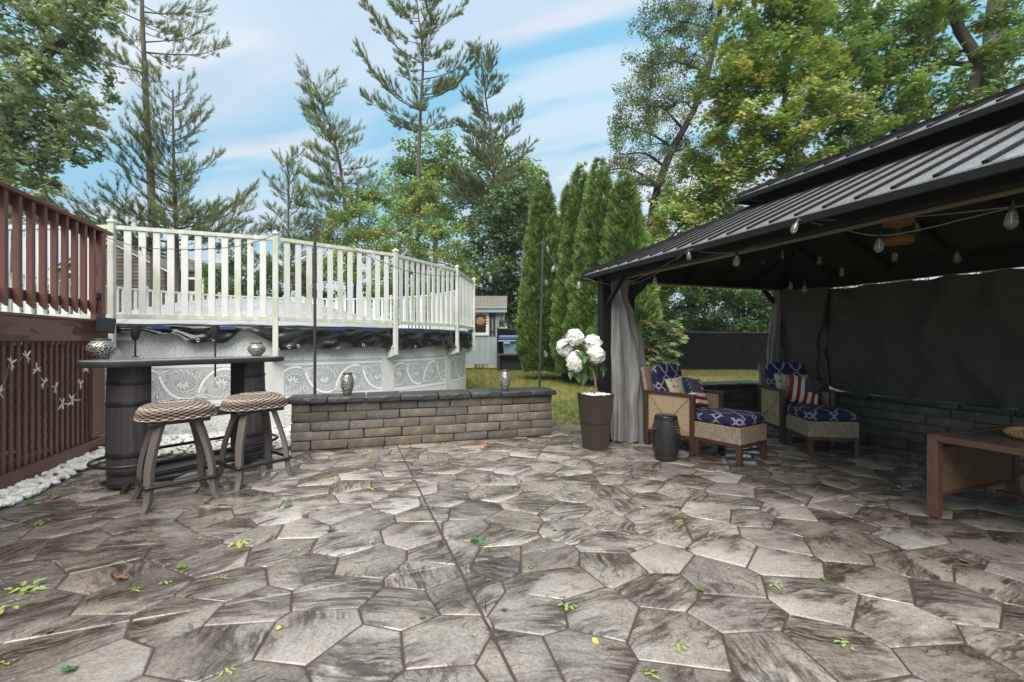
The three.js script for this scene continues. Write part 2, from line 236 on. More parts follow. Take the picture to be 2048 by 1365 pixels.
function blockGeo(w, h, d) { // a tumbled block with worn, uneven edges
  const g = new RoundedBoxGeometry(w, h, d, 2, 0.012), p = g.attributes.position, s = Math.floor(R() * 999);
  for (let i = 0; i < p.count; i++) { const x = p.getX(i), y = p.getY(i), z = p.getZ(i); const n = k => (vn(x * 14 + 40, y * 14 + z * 9 + 40, 0, 0, s + k) - 0.5) * 0.016; p.setXYZ(i, x + n(1), y + n(2) * 0.8, z + n(3)); }
  return toCreasedNormals(uvm(g), 0.7);
}
function seatWall(label, pos, turn, L, H, D, capOver, seed, blockL) {
  R = mulberry(seed);
  const t = thing('stone_wall', label, 'wall', pos, turn, 'low stone seat walls'), rows = 5, rh = (H - 0.062) / rows;
  for (let r = 0; r < rows; r++) for (let x = 0, first = true; x < L - 0.01; first = false) {
    let w = first && r % 2 === 0 ? blockL * 0.5 : first ? blockL * rr(0.95, 1.05) : blockL * rr(0.9, 1.06); if (L - x - w < 0.12) w = L - x;
    const m = part(t, 'stone_block', blockGeo(w - 0.006, rh - 0.004, D), mBlocks[Math.floor(R() * mBlocks.length)]); m.position.set(x + w / 2, rh * (r + 0.5), -D / 2 + rr(-0.005, 0.005)); m.rotation.y = rr(-0.008, 0.008); x += w;
  }
  for (let x = -capOver; x < L + capOver - 0.01;) { let w = rr(0.36, 0.46); if (L + capOver - x - w < 0.2) w = L + capOver - x; const m = part(t, 'cap_stone', blockGeo(w - 0.003, 0.062, D + 2 * capOver), mCap); m.position.set(x + w / 2, H - 0.031, -D / 2 + rr(-0.004, 0.004)); x += w; }
  part(t, 'wall_core', [bx(L - 0.06, H - 0.08, D - 0.08, L / 2, (H - 0.08) / 2, -D / 2)], mat([0.05, 0.045, 0.04], 0.9));
  return t;
}
seatWall('low stone wall in front of the pool with two mosaic vases on its cap', [-0.55, 0, -5.44], -0.066, 3.03, 0.58, 0.36, 0.045, 31, 0.40);
seatWall('low stone wall across the far end of the gazebo, behind the two cushioned chairs', [3.42, 0, -5.2], 0.0, 2.72, 0.57, 0.34, 0.04, 37, 0.42);
seatWall('long shadowed stone wall along the right side of the gazebo, under the dark curtain', [5.8, 0, -5.155], -Math.PI / 2, 5.6, 0.57, 0.34, 0.04, 41, 0.44);

// ------------------------------------------------------------------ wooden deck with lattice skirt
{
  R = mulberry(51);
  const t = thing('wood_deck', 'reddish brown stained wooden deck with lattice skirt and slanted balusters at the left edge', 'deck', [-2.52, 0, -6.3]);
  const N = 4.6; // local: x = 0 is the lattice face, z from 0 (corner at the pool) towards the viewer
  for (let i = 0; i * 0.0885 < N; i++) { const z = 0.31 + i * 0.0885; if (z > N) break; part(t, 'lattice_strip', [bx(0.012, 1.08, 0.041, -0.008, 0.66, z)], mRedV); }
  for (let y = 0.17; y < 1.19; y += 0.0885) part(t, 'lattice_strip', [bx(0.012, 0.041, N - 0.3, -0.0225, y, 0.3 + (N - 0.3) / 2)], mRedH);
  part(t, 'base_board', [rb(0.035, 0.135, N, 0.004, 0.02, 0.085, N / 2)], mRedH);
  part(t, 'corner_board', [rb(0.03, 1.18, 0.26, 0.004, 0.016, 0.61 + 0.154, 0.15)], mRedV);
  part(t, 'corner_post', [bx(0.09, 1.2, 0.09, -0.06, 0.6, 0.06), bx(2.2, 1.1, 0.02, -1.2, 0.6, 0.02)], mRedV);
  part(t, 'fascia_board', [rb(0.038, 0.20, N + 0.02, 0.004, 0.03, 1.3, N / 2)], mFascia);
  part(t, 'rim_cap', [rb(0.14, 0.026, N + 0.06, 0.006, -0.01, 1.414, N / 2)], mRedH);
  for (let x = -0.16; x > -3.6; x -= 0.146) part(t, 'floor_board', [bx(0.138, 0.025, N + 0.04, x, 1.4135, N / 2 + 0.001)], mRedH);
  part(t, 'joist', [bx(0.04, 0.2, N, -0.5, 1.29, N / 2), bx(0.04, 0.2, N, -1.1, 1.29, N / 2), bx(0.04, 0.2, N, -1.8, 1.29, N / 2), bx(0.1, 1.19, 0.1, -1.0, 0.6, 1.6), bx(0.1, 1.19, 0.1, -1.0, 0.6, 3.6)], mRedH);
  part(t, 'end_fascia', [bx(3.5, 0.2, 0.03, -1.78, 1.3, -0.02)], mRedH);
  part(t, 'top_rail', [rb(0.14, 0.036, N + 0.06, 0.006, -0.005, 2.405, N / 2 - 0.06)], mRedH);
  part(t, 'upper_rail', [bx(0.036, 0.088, N, -0.02, 2.34, N / 2 - 0.02)], mRedH);
  part(t, 'lower_rail', [bx(0.036, 0.088, N, -0.02, 1.585, N / 2 - 0.02)], mRedH);
  const bal = () => { // square baluster, its foot cut on a slant
    const s = 0.042, y0 = 1.475, y1 = 2.385, g = new THREE.BoxGeometry(s, y1 - y0, s), p = g.attributes.position; g.translate(0, (y0 + y1) / 2, 0);
    for (let i = 0; i < p.count; i++) if (p.getY(i) < 1.6 && p.getX(i) < 0) p.setY(i, y0 + 0.045); return uvm(g);
  };
  const bg = bal();
  for (let z = 0.27; z < N; z += 0.167) part(t, 'baluster', bg, mRedV).position.set(0.022, 0, z);
  part(t, 'rail_post', [rb(0.088, 1.0, 0.088, 0.004, -0.02, 1.9, 0.06), bx(0.036, 0.98, 0.09, 0.03, 1.89, 0.09)], mRedV);
}
{ // battery box, its cable and the solar panel on the corner of the deck
  const p = at(179, 592, 4.9);
  const b = thing('battery_box', 'small black control box on the lower deck rail near the corner post', 'control box', [p.x + 0.06, p.y, p.z]);
  part(b, 'case', [rb(0.06, 0.075, 0.09, 0.008)], mBlack); part(b, 'lid', [rb(0.012, 0.06, 0.07, 0.004, 0.033, 0, 0)], mBlackMatt);
  part(b, 'cable', [tube([[0, -0.03, 0], [0.02, -0.12, -0.05], [0.01, -0.25, -0.09], [0.02, -0.3, -0.1]], 0.005), tube([[0, 0.03, 0.01], [0.01, 0.12, -0.01], [0.0, 0.3, 0.0], [0.01, 0.56, -0.1]], 0.004), tube([[0, -0.03, 0.02], [0.02, -0.14, 0.05], [0.0, -0.2, 0.04]], 0.005)], mBlack);
  const q = at(203, 651, 4.85);
  const s = thing('solar_charger', 'small square black solar panel on a bracket at the deck corner', 'solar panel', [q.x + 0.04, q.y, q.z + 0.03], 0.35);
  part(s, 'panel', [rb(0.155, 0.155, 0.014, 0.004, 0, 0, 0, -0.12, 0, -0.1)], mat([0.010, 0.010, 0.012], 0.35));
  part(s, 'frame', [rb(0.166, 0.166, 0.01, 0.004, 0, -0.003, -0.006, -0.12, 0, -0.1)], mBlack);
  part(s, 'bracket', [tube([[0, 0, -0.01], [-0.05, 0.0, -0.04], [-0.12, 0.015, -0.06]], 0.008), rb(0.02, 0.05, 0.05, 0.004, -0.12, 0.015, -0.07)], mBlack);
}
{ // garland of dragonflies on the lattice
  const spots = [[-3, 873, 0.2, 1], [165, 450, 0.6, 1], [372, 352, 0.05, 1], [498, 532, 0.1, 1], [590, 712, -0.2, 1], [748, 790, -0.6, 1], [868, 1015, 0.15, 0.35], [1000, 965, 0.5, 0.35], [1100, 735, 0.6, 1], [1172, 535, 0.7, 1]];
  const P = spots.map(([x, y]) => atX(x * 0.1465, 660 + y * 0.1465, -2.46));
  const g = thing('dragonfly_garland', 'string of pale cream dragonfly ornaments draped on the brown lattice', 'garland', [0, 0, 0]);
  const w = []; P.forEach((p, i) => { w.push(p.clone().add(V(-0.012, 0.004, 0))); if (i < P.length - 1) w.push(p.clone().lerp(P[i + 1], 0.5).add(V(-0.005, -0.015, 0))); });
  part(g, 'wire', [tube(w, 0.0028, 120, 5)], mat([0.12, 0.12, 0.12], 0.4));
  const wing = new THREE.SphereGeometry(0.85, 10, 6), cream = mat([0.72, 0.66, 0.46], 0.4);
  const body = M([mv(wing.clone().scale(0.006, 0.048, 0.006), 0, -0.016, 0), ...[[1.15, 1], [-1.15, 1], [1.72, 0.85], [-1.72, 0.85]].map(([a, l]) => mv(wing.clone().scale(0.003, 0.036 * l, 0.0075).translate(0, 0.034 * l, 0), 0, 0.010, 0, a))]);
  P.forEach((p, i) => { const m = part(g, 'dragonfly', body, cream); m.position.copy(p); m.rotation.set(spots[i][2] + 0.5 + i * 0.9, 0, 0); m.scale.set(1, 1, 1); if (spots[i][3] < 1) m.rotation.set(1.4, 0, 1.2); });
}

// ------------------------------------------------------------------ above-ground pool
const PC = V(-1.72, 0, -11.06), PR = 4.58, NSEG = 17, PHI0 = 100.1 * Math.PI / 180, DPHI = 2 * Math.PI / NSEG, RIMY = 1.37;
const pp = (a, r, y) => V(PC.x + r * Math.cos(a), y, PC.z + r * Math.sin(a));
const postA = k => PHI0 - DPHI * k;
const TOPY = 2.52, BOTY = 1.485;
{
  const W = 1024, Hc = 832, cv = document.createElement('canvas'); cv.width = W; cv.height = Hc; const x = cv.getContext('2d');
  const bump = document.createElement('canvas'); bump.width = W; bump.height = Hc; const bc = bump.getContext('2d');
  const yM = h => Hc * (1 - h / RIMY); // metres above ground -> row
  const r = mulberry(66);
  x.fillStyle = '#e4e8e9'; x.fillRect(0, 0, W, Hc); bc.fillStyle = '#777'; bc.fillRect(0, 0, W, Hc);
  const speckle = (y0, y1, n, lo, hi, a) => { for (let i = 0; i < n; i++) { const s = 1 + r() * 3.2, g = lo + r() * (hi - lo); x.fillStyle = `rgba(${g},${g + 3},${g + 2},${a * (0.4 + r())})`; x.beginPath(); x.ellipse(r() * W, y0 + r() * (y1 - y0), s, s * (0.6 + r()), r() * 3, 0, 7); x.fill(); } };
  speckle(0, yM(0.93), 15000, 120, 240, 0.32); speckle(yM(0.385), Hc, 13000, 120, 240, 0.32);
  const band = (h1, h0, c, b) => { x.fillStyle = c; x.fillRect(0, yM(h1), W, yM(h0) - yM(h1)); bc.fillStyle = b; bc.fillRect(0, yM(h1), W, yM(h0) - yM(h1)); };
  band(0.935, 0.925, '#8f9596', '#222'); band(0.925, 0.912, '#ccd2d4', '#777'); band(0.912, 0.905, '#7d8385', '#222'); band(0.905, 0.868, '#dfe4e5', '#bbb'); band(0.868, 0.862, '#a7acad', '#333');
  band(0.862, 0.465, '#b6bcbe', '#555'); band(0.465, 0.458, '#a7acad', '#333'); band(0.458, 0.405, '#dfe4e5', '#bbb'); band(0.405, 0.398, '#7d8385', '#222'); band(0.398, 0.392, '#ccd2d4', '#777');
  // the frieze: a running acanthus scroll, pale leaves on grey
  const yc = (yM(0.862) + yM(0.465)) / 2, A = (yM(0.465) - yM(0.862)) / 2, per = W / 2;
  const both = (f, fill, line, bf, lw = 2) => { for (const [c, fs, ls] of [[x, fill, line], [bc, bf, '#333']]) { c.beginPath(); f(c); if (fs) { c.fillStyle = fs; c.fill(); } if (ls) { c.strokeStyle = ls; c.lineWidth = lw; c.stroke(); } } };
  x.save(); bc.save(); for (const c of [x, bc]) { c.beginPath(); c.rect(0, yM(0.862), W, yM(0.465) - yM(0.862)); c.clip(); }
  const leaf = (cx, cy, ang, len, wid, bend) => { // one pointed, curling lobe with a vein
    const q = (l, s) => { const b = bend * l * l, ca = Math.cos(ang + b), sa = Math.sin(ang + b); return [cx + len * l * ca - s * wid * sa, cy + len * l * sa + s * wid * ca]; };
    both(c => { c.moveTo(...q(0, 0)); c.bezierCurveTo(...q(0.25, 0.75), ...q(0.65, 0.75), ...q(1, 0)); c.bezierCurveTo(...q(0.6, -0.55), ...q(0.25, -0.6), ...q(0, 0)); }, '#eef1f2', '#868d90', '#ddd', 2.6);
    both(c => { c.moveTo(...q(0.12, 0.04)); c.quadraticCurveTo(...q(0.5, 0.15), ...q(0.9, 0)); }, null, '#a9afb1', null, 1.6);
  };
  for (let k = -1; k < 3; k++) for (const hf of [0, 1]) {
    const ox = k * per + hf * per / 2, s = hf ? -1 : 1, cx = ox + per * 0.27, cy = yc + s * A * 0.10;
    for (let i = 0; i < 8; i++) leaf(ox + per * 0.02 + i * 7, yc + s * A * 0.98, -s * (0.55 + 0.24 * i), A * (1.25 - 0.07 * Math.abs(i - 3)), 19, -s * 0.9);   // fan rising from the edge
    for (let i = 0; i < 6; i++) leaf(ox + per * 0.40 + i * 9, yc + s * A * 0.9, -s * (1.1 + 0.32 * i), A * 0.75, 17, s * 0.8);
    for (let i = 0; i < 15; i++) { const th = -2.6 + i * 0.36, rad = A * (0.92 - 0.026 * i); leaf(cx + rad * 1.15 * Math.cos(th), cy - s * rad * Math.sin(th) * 0.95, -s * (th + 1.35), A * (0.95 - 0.02 * i), 19, -s * 1.5); }   // plumes winding into the scroll
    for (const [lw, c1, c2] of [[26, '#878e91', '#444'], [20, '#eceff0', '#ccc']]) for (const [c, cc] of [[x, c1], [bc, c2]]) { c.strokeStyle = cc; c.lineWidth = lw; c.lineCap = 'round'; c.beginPath(); c.moveTo(ox - 12, yc + s * A * 0.5); c.bezierCurveTo(ox + per * 0.08, yc - s * A * 1.15, ox + per * 0.42, yc - s * A * 1.2, ox + per * 0.5 + 12, yc - s * A * 0.5); c.stroke(); }
    for (let i = 0; i < 5; i++) leaf(cx, cy, -s * (0.3 + i * 0.62), A * 0.5, 20, s * 0.35);
    for (let i = 0; i < 4; i++) leaf(cx + A * 0.05, cy + s * A * 0.1, s * (0.2 + i * 0.5), A * 0.34, 11, -s * 0.6);
  }
  x.restore(); bc.restore();
  // grime and algae on the bottom of the wall
  for (let i = 0; i < 260; i++) { const h = r() * r() * 0.3; x.fillStyle = `rgba(${70 + r() * 40},${72 + r() * 30},${40 + r() * 20},${0.05 + 0.08 * r()})`; x.beginPath(); x.ellipse(r() * W, yM(h), 6 + r() * 22, 3 + r() * 9, 0, 0, 7); x.fill(); }
  const t1 = setup(new THREE.CanvasTexture(cv), true), t2 = setup(new THREE.CanvasTexture(bump), false);
  const mWall = mat(0xffffff, 0.5, { map: t1, bumpMap: t2, bumpScale: 0.006 });
  const pool = thing('swimming_pool', 'round above-ground pool with white fluted uprights and a scroll-leaf frieze', 'pool', [PC.x, 0, PC.z]);
  const RW = PR - 0.17;
  for (let k = 0; k < NSEG; k++) {
    const a0 = postA(k), g = grid(14, 1, (u, v) => [RW * Math.cos(a0 - DPHI * u), v * RIMY, RW * Math.sin(a0 - DPHI * u), u, v]); part(pool, 'wall_panel', g, mWall);
  }
  const prof = []; for (let i = 0; i <= 20; i++) { const s = i / 20; prof.push([-0.115 + 0.23 * s, s < 0.06 || s > 0.94 ? 0.03 : 0.052 + 0.008 * Math.cos(s * 20 * Math.PI / 2.5)]); }
  const up = []; { const sh = new THREE.Shape(); sh.moveTo(-0.115, 0); prof.forEach(q => sh.lineTo(...q)); sh.lineTo(0.115, 0); const e = new THREE.ExtrudeGeometry(sh, { depth: 1.3, bevelEnabled: false }); e.rotateX(-Math.PI / 2); e.rotateY(Math.PI); up.push(toCreasedNormals(uvm(e), 0.5)); }
  const upG = M([...up, rb(0.25, 0.05, 0.09, 0.008, 0, 0.025, -0.03), rb(0.24, 0.03, 0.085, 0.008, 0, 0.066, -0.03), rb(0.25, 0.06, 0.085, 0.01, 0, 1.24, -0.035), rb(0.25, 0.035, 0.1, 0.01, 0, 1.29, -0.04)]);
  for (let k = 0; k < NSEG; k++) { const p = part(pool, 'upright', upG, mVinyl), a = postA(k); p.position.set((RW + 0.005) * Math.cos(a), 0, (RW + 0.005) * Math.sin(a)); p.rotation.y = -Math.PI / 2 - a; }
  part(pool, 'top_rail', [lathe([[RW - 0.06, 1.34], [RW - 0.06, 1.385], [RW + 0.09, 1.385], [RW + 0.1, 1.36], [RW + 0.09, 1.34], [RW - 0.06, 1.34]], 102)], mVinyl);
  part(pool, 'bottom_rail', [lathe([[RW, 0.0], [RW + 0.03, 0.0], [RW + 0.03, 0.04], [RW, 0.045]], 102)], mVinyl);

  // winter cover: grey sheet humped over an air pillow, black skirt hanging over the rim
  R = mulberry(71);
  const cover = thing('pool_cover', 'winter pool cover, grey and humped on top with a wrinkled black skirt over the rim', 'pool cover', [PC.x, 0, PC.z]);
  const RC = RW + 0.10;
  part(cover, 'top_sheet', grid(120, 34, (u, v) => { const a = u * Math.PI * 2, q = 1 - v, rad = RC * q; const hump = 0.68 * Math.pow(clamp(1 - Math.pow(rad / 3.2, 2)), 1.15); const wr = 0.02 * (fbm(Math.cos(a) * q * 9 + 40, Math.sin(a) * q * 9 + 40, 0, 0, 3, 91) - 0.5) + 0.008 * Math.sin(a * 40) * sst(0.75, 0.95, q) * (1 - sst(0.97, 1, q)); return [rad * Math.cos(a), 1.41 + hump + wr * (1 - sst(0.96, 1, q)) * 1.6 - 0.01 * sst(0.97, 1, q), rad * Math.sin(a), Math.cos(a) * rad / 2, Math.sin(a) * rad / 2]; }), mat(0xffffff, 0.42, { map: T(256, 256, (u, v) => { const n = fbm(u * 5, v * 5, 5, 5, 4, 93), s = sst(0.66, 0.74, fbm(u * 14, v * 14, 14, 14, 3, 95)); const k = 0.26 + 0.14 * n - 0.08 * s; return [k, k * 1.01, k * 1.03]; }, true, 1) }));
  const drop = a => { // how far the skirt hangs, by the way round the pool
    let k = (PHI0 - a) / DPHI; k = ((k % NSEG) + NSEG) % NSEG;
    const n = fbm(k * 2.3 + 5, 3.5, 0, 0, 3, 97), s = Math.abs(Math.sin(k * 5.1)) * 0.05;
    let h = 0.29 + 0.18 * (n - 0.5) + s * 0.8;
    if (k < 1) h = 0.10 + 0.13 * sst(0.25, 0.55, k) - 0.14 * sst(0.62, 0.8, k) + 0.15 * sst(0.86, 1.0, k) + 0.02 * Math.sin(k * 30);
    return h;
  };
  const NA = 1020;
  part(cover, 'skirt', grid(NA, 14, (u, v) => {
    const a = -u * Math.PI * 2 + PHI0, h = drop(a), y = v * h, loc = u * NSEG;
    const fold = 0.026 * Math.sin(loc * 21 + 5 * fbm(loc * 2, v * 2, 0, 0, 3, 98)) * v + 0.075 * (fbm(loc * 6, v * 3.2 + loc, 0, 0, 4, 99) - 0.5) * (0.35 + v) + 0.02 * (fbm(loc * 19, v * 9, 0, 0, 2, 96) - 0.5);
    const bulge = 0.045 * Math.sin(Math.min(1, y / 0.05) * Math.PI / 2), rad = RC - 0.012 + bulge + fold;
    return [rad * Math.cos(a), 1.403 - Math.pow(v, 1.15) * h, rad * Math.sin(a), loc, v];
  }), mat([0.016, 0.016, 0.018], 0.27));
  const angleOf = (px, py) => { const r = rayOf(px, py); let t = 3; for (; t < 12; t += 0.005) if (Math.hypot(r.x * t - PC.x, r.z * t - PC.z) < RC + 0.05) break; return Math.atan2(r.z * t - PC.z, r.x * t - PC.x); };
  const blue = mat([0.018, 0.058, 0.19], 0.42);
  const clipG = M([rb(0.045, 0.028, 0.19, 0.008), rb(0.02, 0.010, 0.195, 0.004, 0.018, 0.02, 0)]);
  for (const [px, s] of [[322, 1], [453, 1], [675, 0.85], [737, 0.85], [822, 0.6], [857, 0.6], [888, 0.6], [925, 0.5], [934, 0.5], [942, 0.5], [270, 0.9]].slice(0, 10)) { const a = angleOf(px, 655), m = part(cover, 'clip', clipG, blue); m.position.set((RC + 0.045) * Math.cos(a), 1.352, (RC + 0.045) * Math.sin(a)); m.rotation.y = -a; m.scale.z = 0.8 + 0.2 * s; }
  const eyelet = M([new THREE.TorusGeometry(0.017, 0.006, 8, 20)]);
  for (const px of [397, 428, 577, 596, 725, 828]) { const a = angleOf(px, 680), m = part(cover, 'eyelet', eyelet, mSteel); m.position.set((RC + 0.075) * Math.cos(a), 1.403 - drop(a) + 0.035, (RC + 0.075) * Math.sin(a)); m.rotation.y = Math.PI / 2 - a; }

  // white fence standing round the pool
  const fence = thing('pool_fence', 'white vinyl picket fence standing round the rim of the pool, mossy in places', 'fence', [PC.x, 0, PC.z]);
  const L = 2 * PR * Math.sin(DPHI / 2), railG = uvm(new THREE.BoxGeometry(L - 0.06, 0.045, 0.05)), lowG = uvm(new THREE.BoxGeometry(L - 0.06, 0.05, 0.055)), pick = M([rb(0.072, TOPY - BOTY - 0.02, 0.022, 0.004, 0, (TOPY + BOTY) / 2, 0)]);
  const postG = M([rb(0.066, 1.58, 0.055, 0.008, 0, 1.78, 0), rb(0.082, 0.03, 0.075, 0.01, 0, 2.58, 0), mv(new THREE.ConeGeometry(0.05, 0.035, 4, 1), 0, 2.61, 0, 0, Math.PI / 4)]);
  const brk = (() => { const s = new THREE.Shape(); s.moveTo(0.03, 1.14); s.lineTo(0.03, 0.99); s.lineTo(-0.17, 0.93); s.lineTo(-0.17, 1.03); s.lineTo(-0.03, 1.14); const e = new THREE.ExtrudeGeometry(s, { depth: 0.05, bevelEnabled: true, bevelSize: 0.003, bevelThickness: 0.003, bevelSegments: 1 }); e.translate(0, 0, -0.025); e.rotateY(-Math.PI / 2); return uvm(e); })();
  const bolt = M([cyl(0.011, 0.011, 0.1, 0, 1.09, 0, 10, 0, 0, Math.PI / 2)]);
  for (let k = 0; k < NSEG; k++) {
    const a = postA(k), b = postA(k + 1), A = pp(a, PR, 0).sub(PC), B = pp(b, PR, 0).sub(PC), mid = A.clone().add(B).multiplyScalar(0.5), yaw = -Math.atan2(B.z - A.z, B.x - A.x);
    const r1 = part(fence, 'top_rail', railG, mVinylB); r1.position.set(mid.x, TOPY, mid.z); r1.rotation.y = yaw;
    const r2 = part(fence, 'bottom_rail', lowG, mVinylB); r2.position.set(mid.x, BOTY, mid.z); r2.rotation.y = yaw;
    for (let i = 1; i <= 11; i++) { const q = A.clone().lerp(B, (i - 0.0) / 12), m = part(fence, 'picket', pick, i % 3 ? mVinyl : mVinylB); m.position.set(q.x, 0, q.z); m.rotation.y = yaw; }
    const p = part(fence, 'post', postG, mVinylB); p.position.set(A.x * 1.004, 0, A.z * 1.004); p.rotation.y = Math.PI / 2 - a;
    part(p, 'bracket', brk, mVinylB); part(p, 'bolt', bolt, mSteel);
  }
}

// ------------------------------------------------------------------ barrel bar
const staveT = woodT(401, [0.022, 0.018, 0.021], [0.075, 0.060, 0.068], 20);
const mStave = mat(0xffffff, 0.5, { map: turned(staveT), bumpMap: turned(bumpGrain), bumpScale: 0.0015 });
const mStaveH = mat(0xffffff, 0.42, { map: staveT, bumpMap: bumpGrain, bumpScale: 0.0012 });
const greyT = woodT(411, [0.055, 0.046, 0.043], [0.17, 0.145, 0.135], 16);
const mLegWood = mat(0xffffff, 0.5, { map: turned(greyT), bumpMap: turned(bumpGrain), bumpScale: 0.0012 });
{
  const B1 = V(-1.665, 0, -4.65), B2 = V(-0.92, 0, -5.2), C = B1.clone().add(B2).multiplyScalar(0.5), turn = Math.atan2(-(B2.z - B1.z), B2.x - B1.x), hb = B1.distanceTo(B2) / 2;
  const bar = thing('barrel_bar', 'dark oval bar table standing on two half wine barrels in front of the pool', 'bar table', [C.x, 0, C.z], turn);
  const oval = (hl, r, n = 24) => { const s = []; for (let i = 0; i <= n; i++) { const a = -Math.PI / 2 + Math.PI * i / n; s.push([hl + r * 0.9 * Math.cos(a), r * Math.sin(a)]); } for (let i = 0; i <= n; i++) { const a = Math.PI / 2 + Math.PI * i / n; s.push([-hl + r * 0.9 * Math.cos(a), r * Math.sin(a)]); } return s; };
  const slab = (hl, r, h, y, bev) => { const s = new THREE.Shape(oval(hl, r).map(q => new THREE.Vector2(...q))); const e = new THREE.ExtrudeGeometry(s, { depth: h - 2 * bev, bevelEnabled: bev > 0, bevelSize: bev, bevelThickness: bev, bevelSegments: 2, curveSegments: 24 }); e.rotateX(-Math.PI / 2); e.translate(0, y + bev, 0); return toCreasedNormals(uvm(e), 0.6); };
  part(bar, 'table_top', [slab(0.53, 0.283, 0.012, 1.034, 0.003)], mat(0xffffff, 0.16, { map: T(256, 256, (u, v) => { const k = 0.17 + 0.07 * fbm(u * 6, v * 6, 6, 6, 4, 421); return [k, k, k * 1.05]; }, true, 0.8) }));
  part(bar, 'table_rim', [slab(0.53, 0.293, 0.044, 0.995, 0.004)], mBlackMatt);
  const rB = h => 0.156 + 0.010 * Math.sin(Math.PI * clamp(h / 0.95));
  for (const s of [-1, 1]) {
    const arc = 2.15; // the curved side faces outwards, a flat back closes the barrel
    const N = 13;
    for (let k = 0; k < N; k++) {
      const a0 = -arc + 2 * arc * k / N + 0.003, a1 = -arc + 2 * arc * (k + 1) / N - 0.003;
      part(bar, 'stave', grid(3, 12, (u, v) => { const a = lerp(a0, a1, u), h = 0.035 + v * 0.957, e = u === 0 || u === 1 ? 0.003 : 0, r = rB(h) - e; return [s * (hb + r * Math.cos(a)), h, r * Math.sin(a), a * 0.18 + k * 0.37, h]; }), mStave);
    }
    const cx = Math.cos(arc), sx = Math.sin(arc);
    part(bar, 'barrel_back', [bx(0.012, 0.955, 2 * sx * 0.158, s * (hb + cx * 0.158), 0.515, 0)], mBlackMatt);
    for (const [h, w] of [[0.13, 0.045], [0.275, 0.045], [0.69, 0.045], [0.86, 0.04]]) {
      const hoop = part(bar, 'hoop', grid(36, 3, (u, v) => { const a = lerp(-arc, arc, u), hh = h + (v - 0.5) * w, r = rB(hh) + (v === 0 || v === 1 ? 0.0005 : 0.004); return [s * (hb + r * Math.cos(a)), hh, r * Math.sin(a)]; }), mIron);
      const rv = []; for (let i = 0; i < 9; i++) { const a = lerp(-arc + 0.2, arc - 0.2, i / 8), r = rB(h) + 0.004; rv.push(mv(new THREE.SphereGeometry(0.005, 8, 6), s * (hb + r * Math.cos(a)), h, r * Math.sin(a))); } part(hoop, 'rivet', rv, mIron);
    }
    part(bar, 'barrel_foot', [slabRing(s)], mBlack);
    for (const z of [-1, 1]) part(bar, 'foot', [beam(V(s * (hb + 0.06), 0.05, z * 0.13), V(s * (hb + 0.13), 0.006, z * 0.23), 0.03, 0.03)], mBlack);
  }
  function slabRing(s) { return mv(cyl(0.16, 0.16, 0.03, 0, 0, 0, 32), s * hb, 0.04, 0); }
  part(bar, 'shelf', [rb(2 * hb - 0.2, 0.04, 0.36, 0.004, 0, 0.535, 0)], mBlackMatt);
  part(bar, 'base_shelf', [rb(2 * hb - 0.1, 0.02, 0.30, 0.004, 0, 0.075, 0)], mStaveH);
  part(bar, 'base_frame', [bx(2 * hb - 0.1, 0.05, 0.02, 0, 0.085, 0.16), bx(2 * hb - 0.1, 0.05, 0.02, 0, 0.085, -0.16)], mBlack);
  const ring = []; for (const q of oval(hb, 0.29, 14)) ring.push(V(q[0], 0.215, q[1])); part(bar, 'foot_rail', [new THREE.TubeGeometry(new THREE.CatmullRomCurve3(ring, true, 'centripetal'), 140, 0.014, 10, true)], mIron);
  part(bar, 'rail_stay', [-1, 1].flatMap(s => [-1, 1].map(z => beam(V(s * hb, 0.215, z * 0.18), V(s * hb, 0.215, z * 0.29), 0.012, 0.012))), mIron);

  // lanterns and torches on the bar
  const perf = T(512, 256, (u, v) => { let best = 9, b2 = 9; const X = u * 26, Y = v * 15; for (let i = -1; i <= 1; i++) for (let j = -1; j <= 1; j++) { const cx = Math.floor(X) + i, cy = Math.floor(Y) + j, hx = hash((cx + 26) % 26, (cy + 15) % 15, 5), hy = hash((cx + 26) % 26, (cy + 15) % 15, 6), d = Math.hypot(X - cx - hx, Y - cy - hy); if (d < best) { b2 = best; best = d; } else if (d < b2) b2 = d; } const k = sst(0.1, 0.24, b2 - best); return [lerp(0.62, 0.02, k), lerp(0.60, 0.018, k), lerp(0.55, 0.015, k)]; });
  const mPerf = mat(0xffffff, 0.34, { map: perf, metalness: 0.55 });
  const lid = mat([0.10, 0.10, 0.10], 0.35, { metalness: 0.7 });
  const lantern = (name, label, pos, s) => { const t = thing(name, label, 'lantern', pos, 0, undefined); part(t, 'globe', [lathe([[0.05, 0], [0.058, 0.012], [0.092, 0.05], [0.106, 0.085], [0.098, 0.12], [0.07, 0.15], [0.06, 0.158]].map(q => [q[0] * s, q[1] * s]), 40)], mPerf); part(t, 'collar', [lathe([[0.058, 0.154], [0.064, 0.158], [0.064, 0.17], [0.058, 0.174], [0.054, 0.17], [0.054, 0.15]].map(q => [q[0] * s, q[1] * s]), 32)], lid); part(t, 'base', [cyl(0.052 * s, 0.05 * s, 0.008 * s, 0, 0.004, 0, 24)], lid); return t; };
  const onBar = (x, z) => { const q = V(x, 1.0465, z).applyAxisAngle(V(0, 1, 0), turn); return [q.x + C.x, 1.0465, q.z + C.z]; };
  const lp1 = atH(203, 719, 1.0465);
  lantern('round_lantern', 'larger round pierced silver lantern at the left end of the bar', [lp1.x, 1.0465, lp1.z], 1.0);
  lantern('round_lantern', 'smaller round pierced silver lantern at the right end of the bar', onBar(0.56, 0.0), 0.80);
  const flame = mat([0.45, 0.45, 0.47], 0.35);
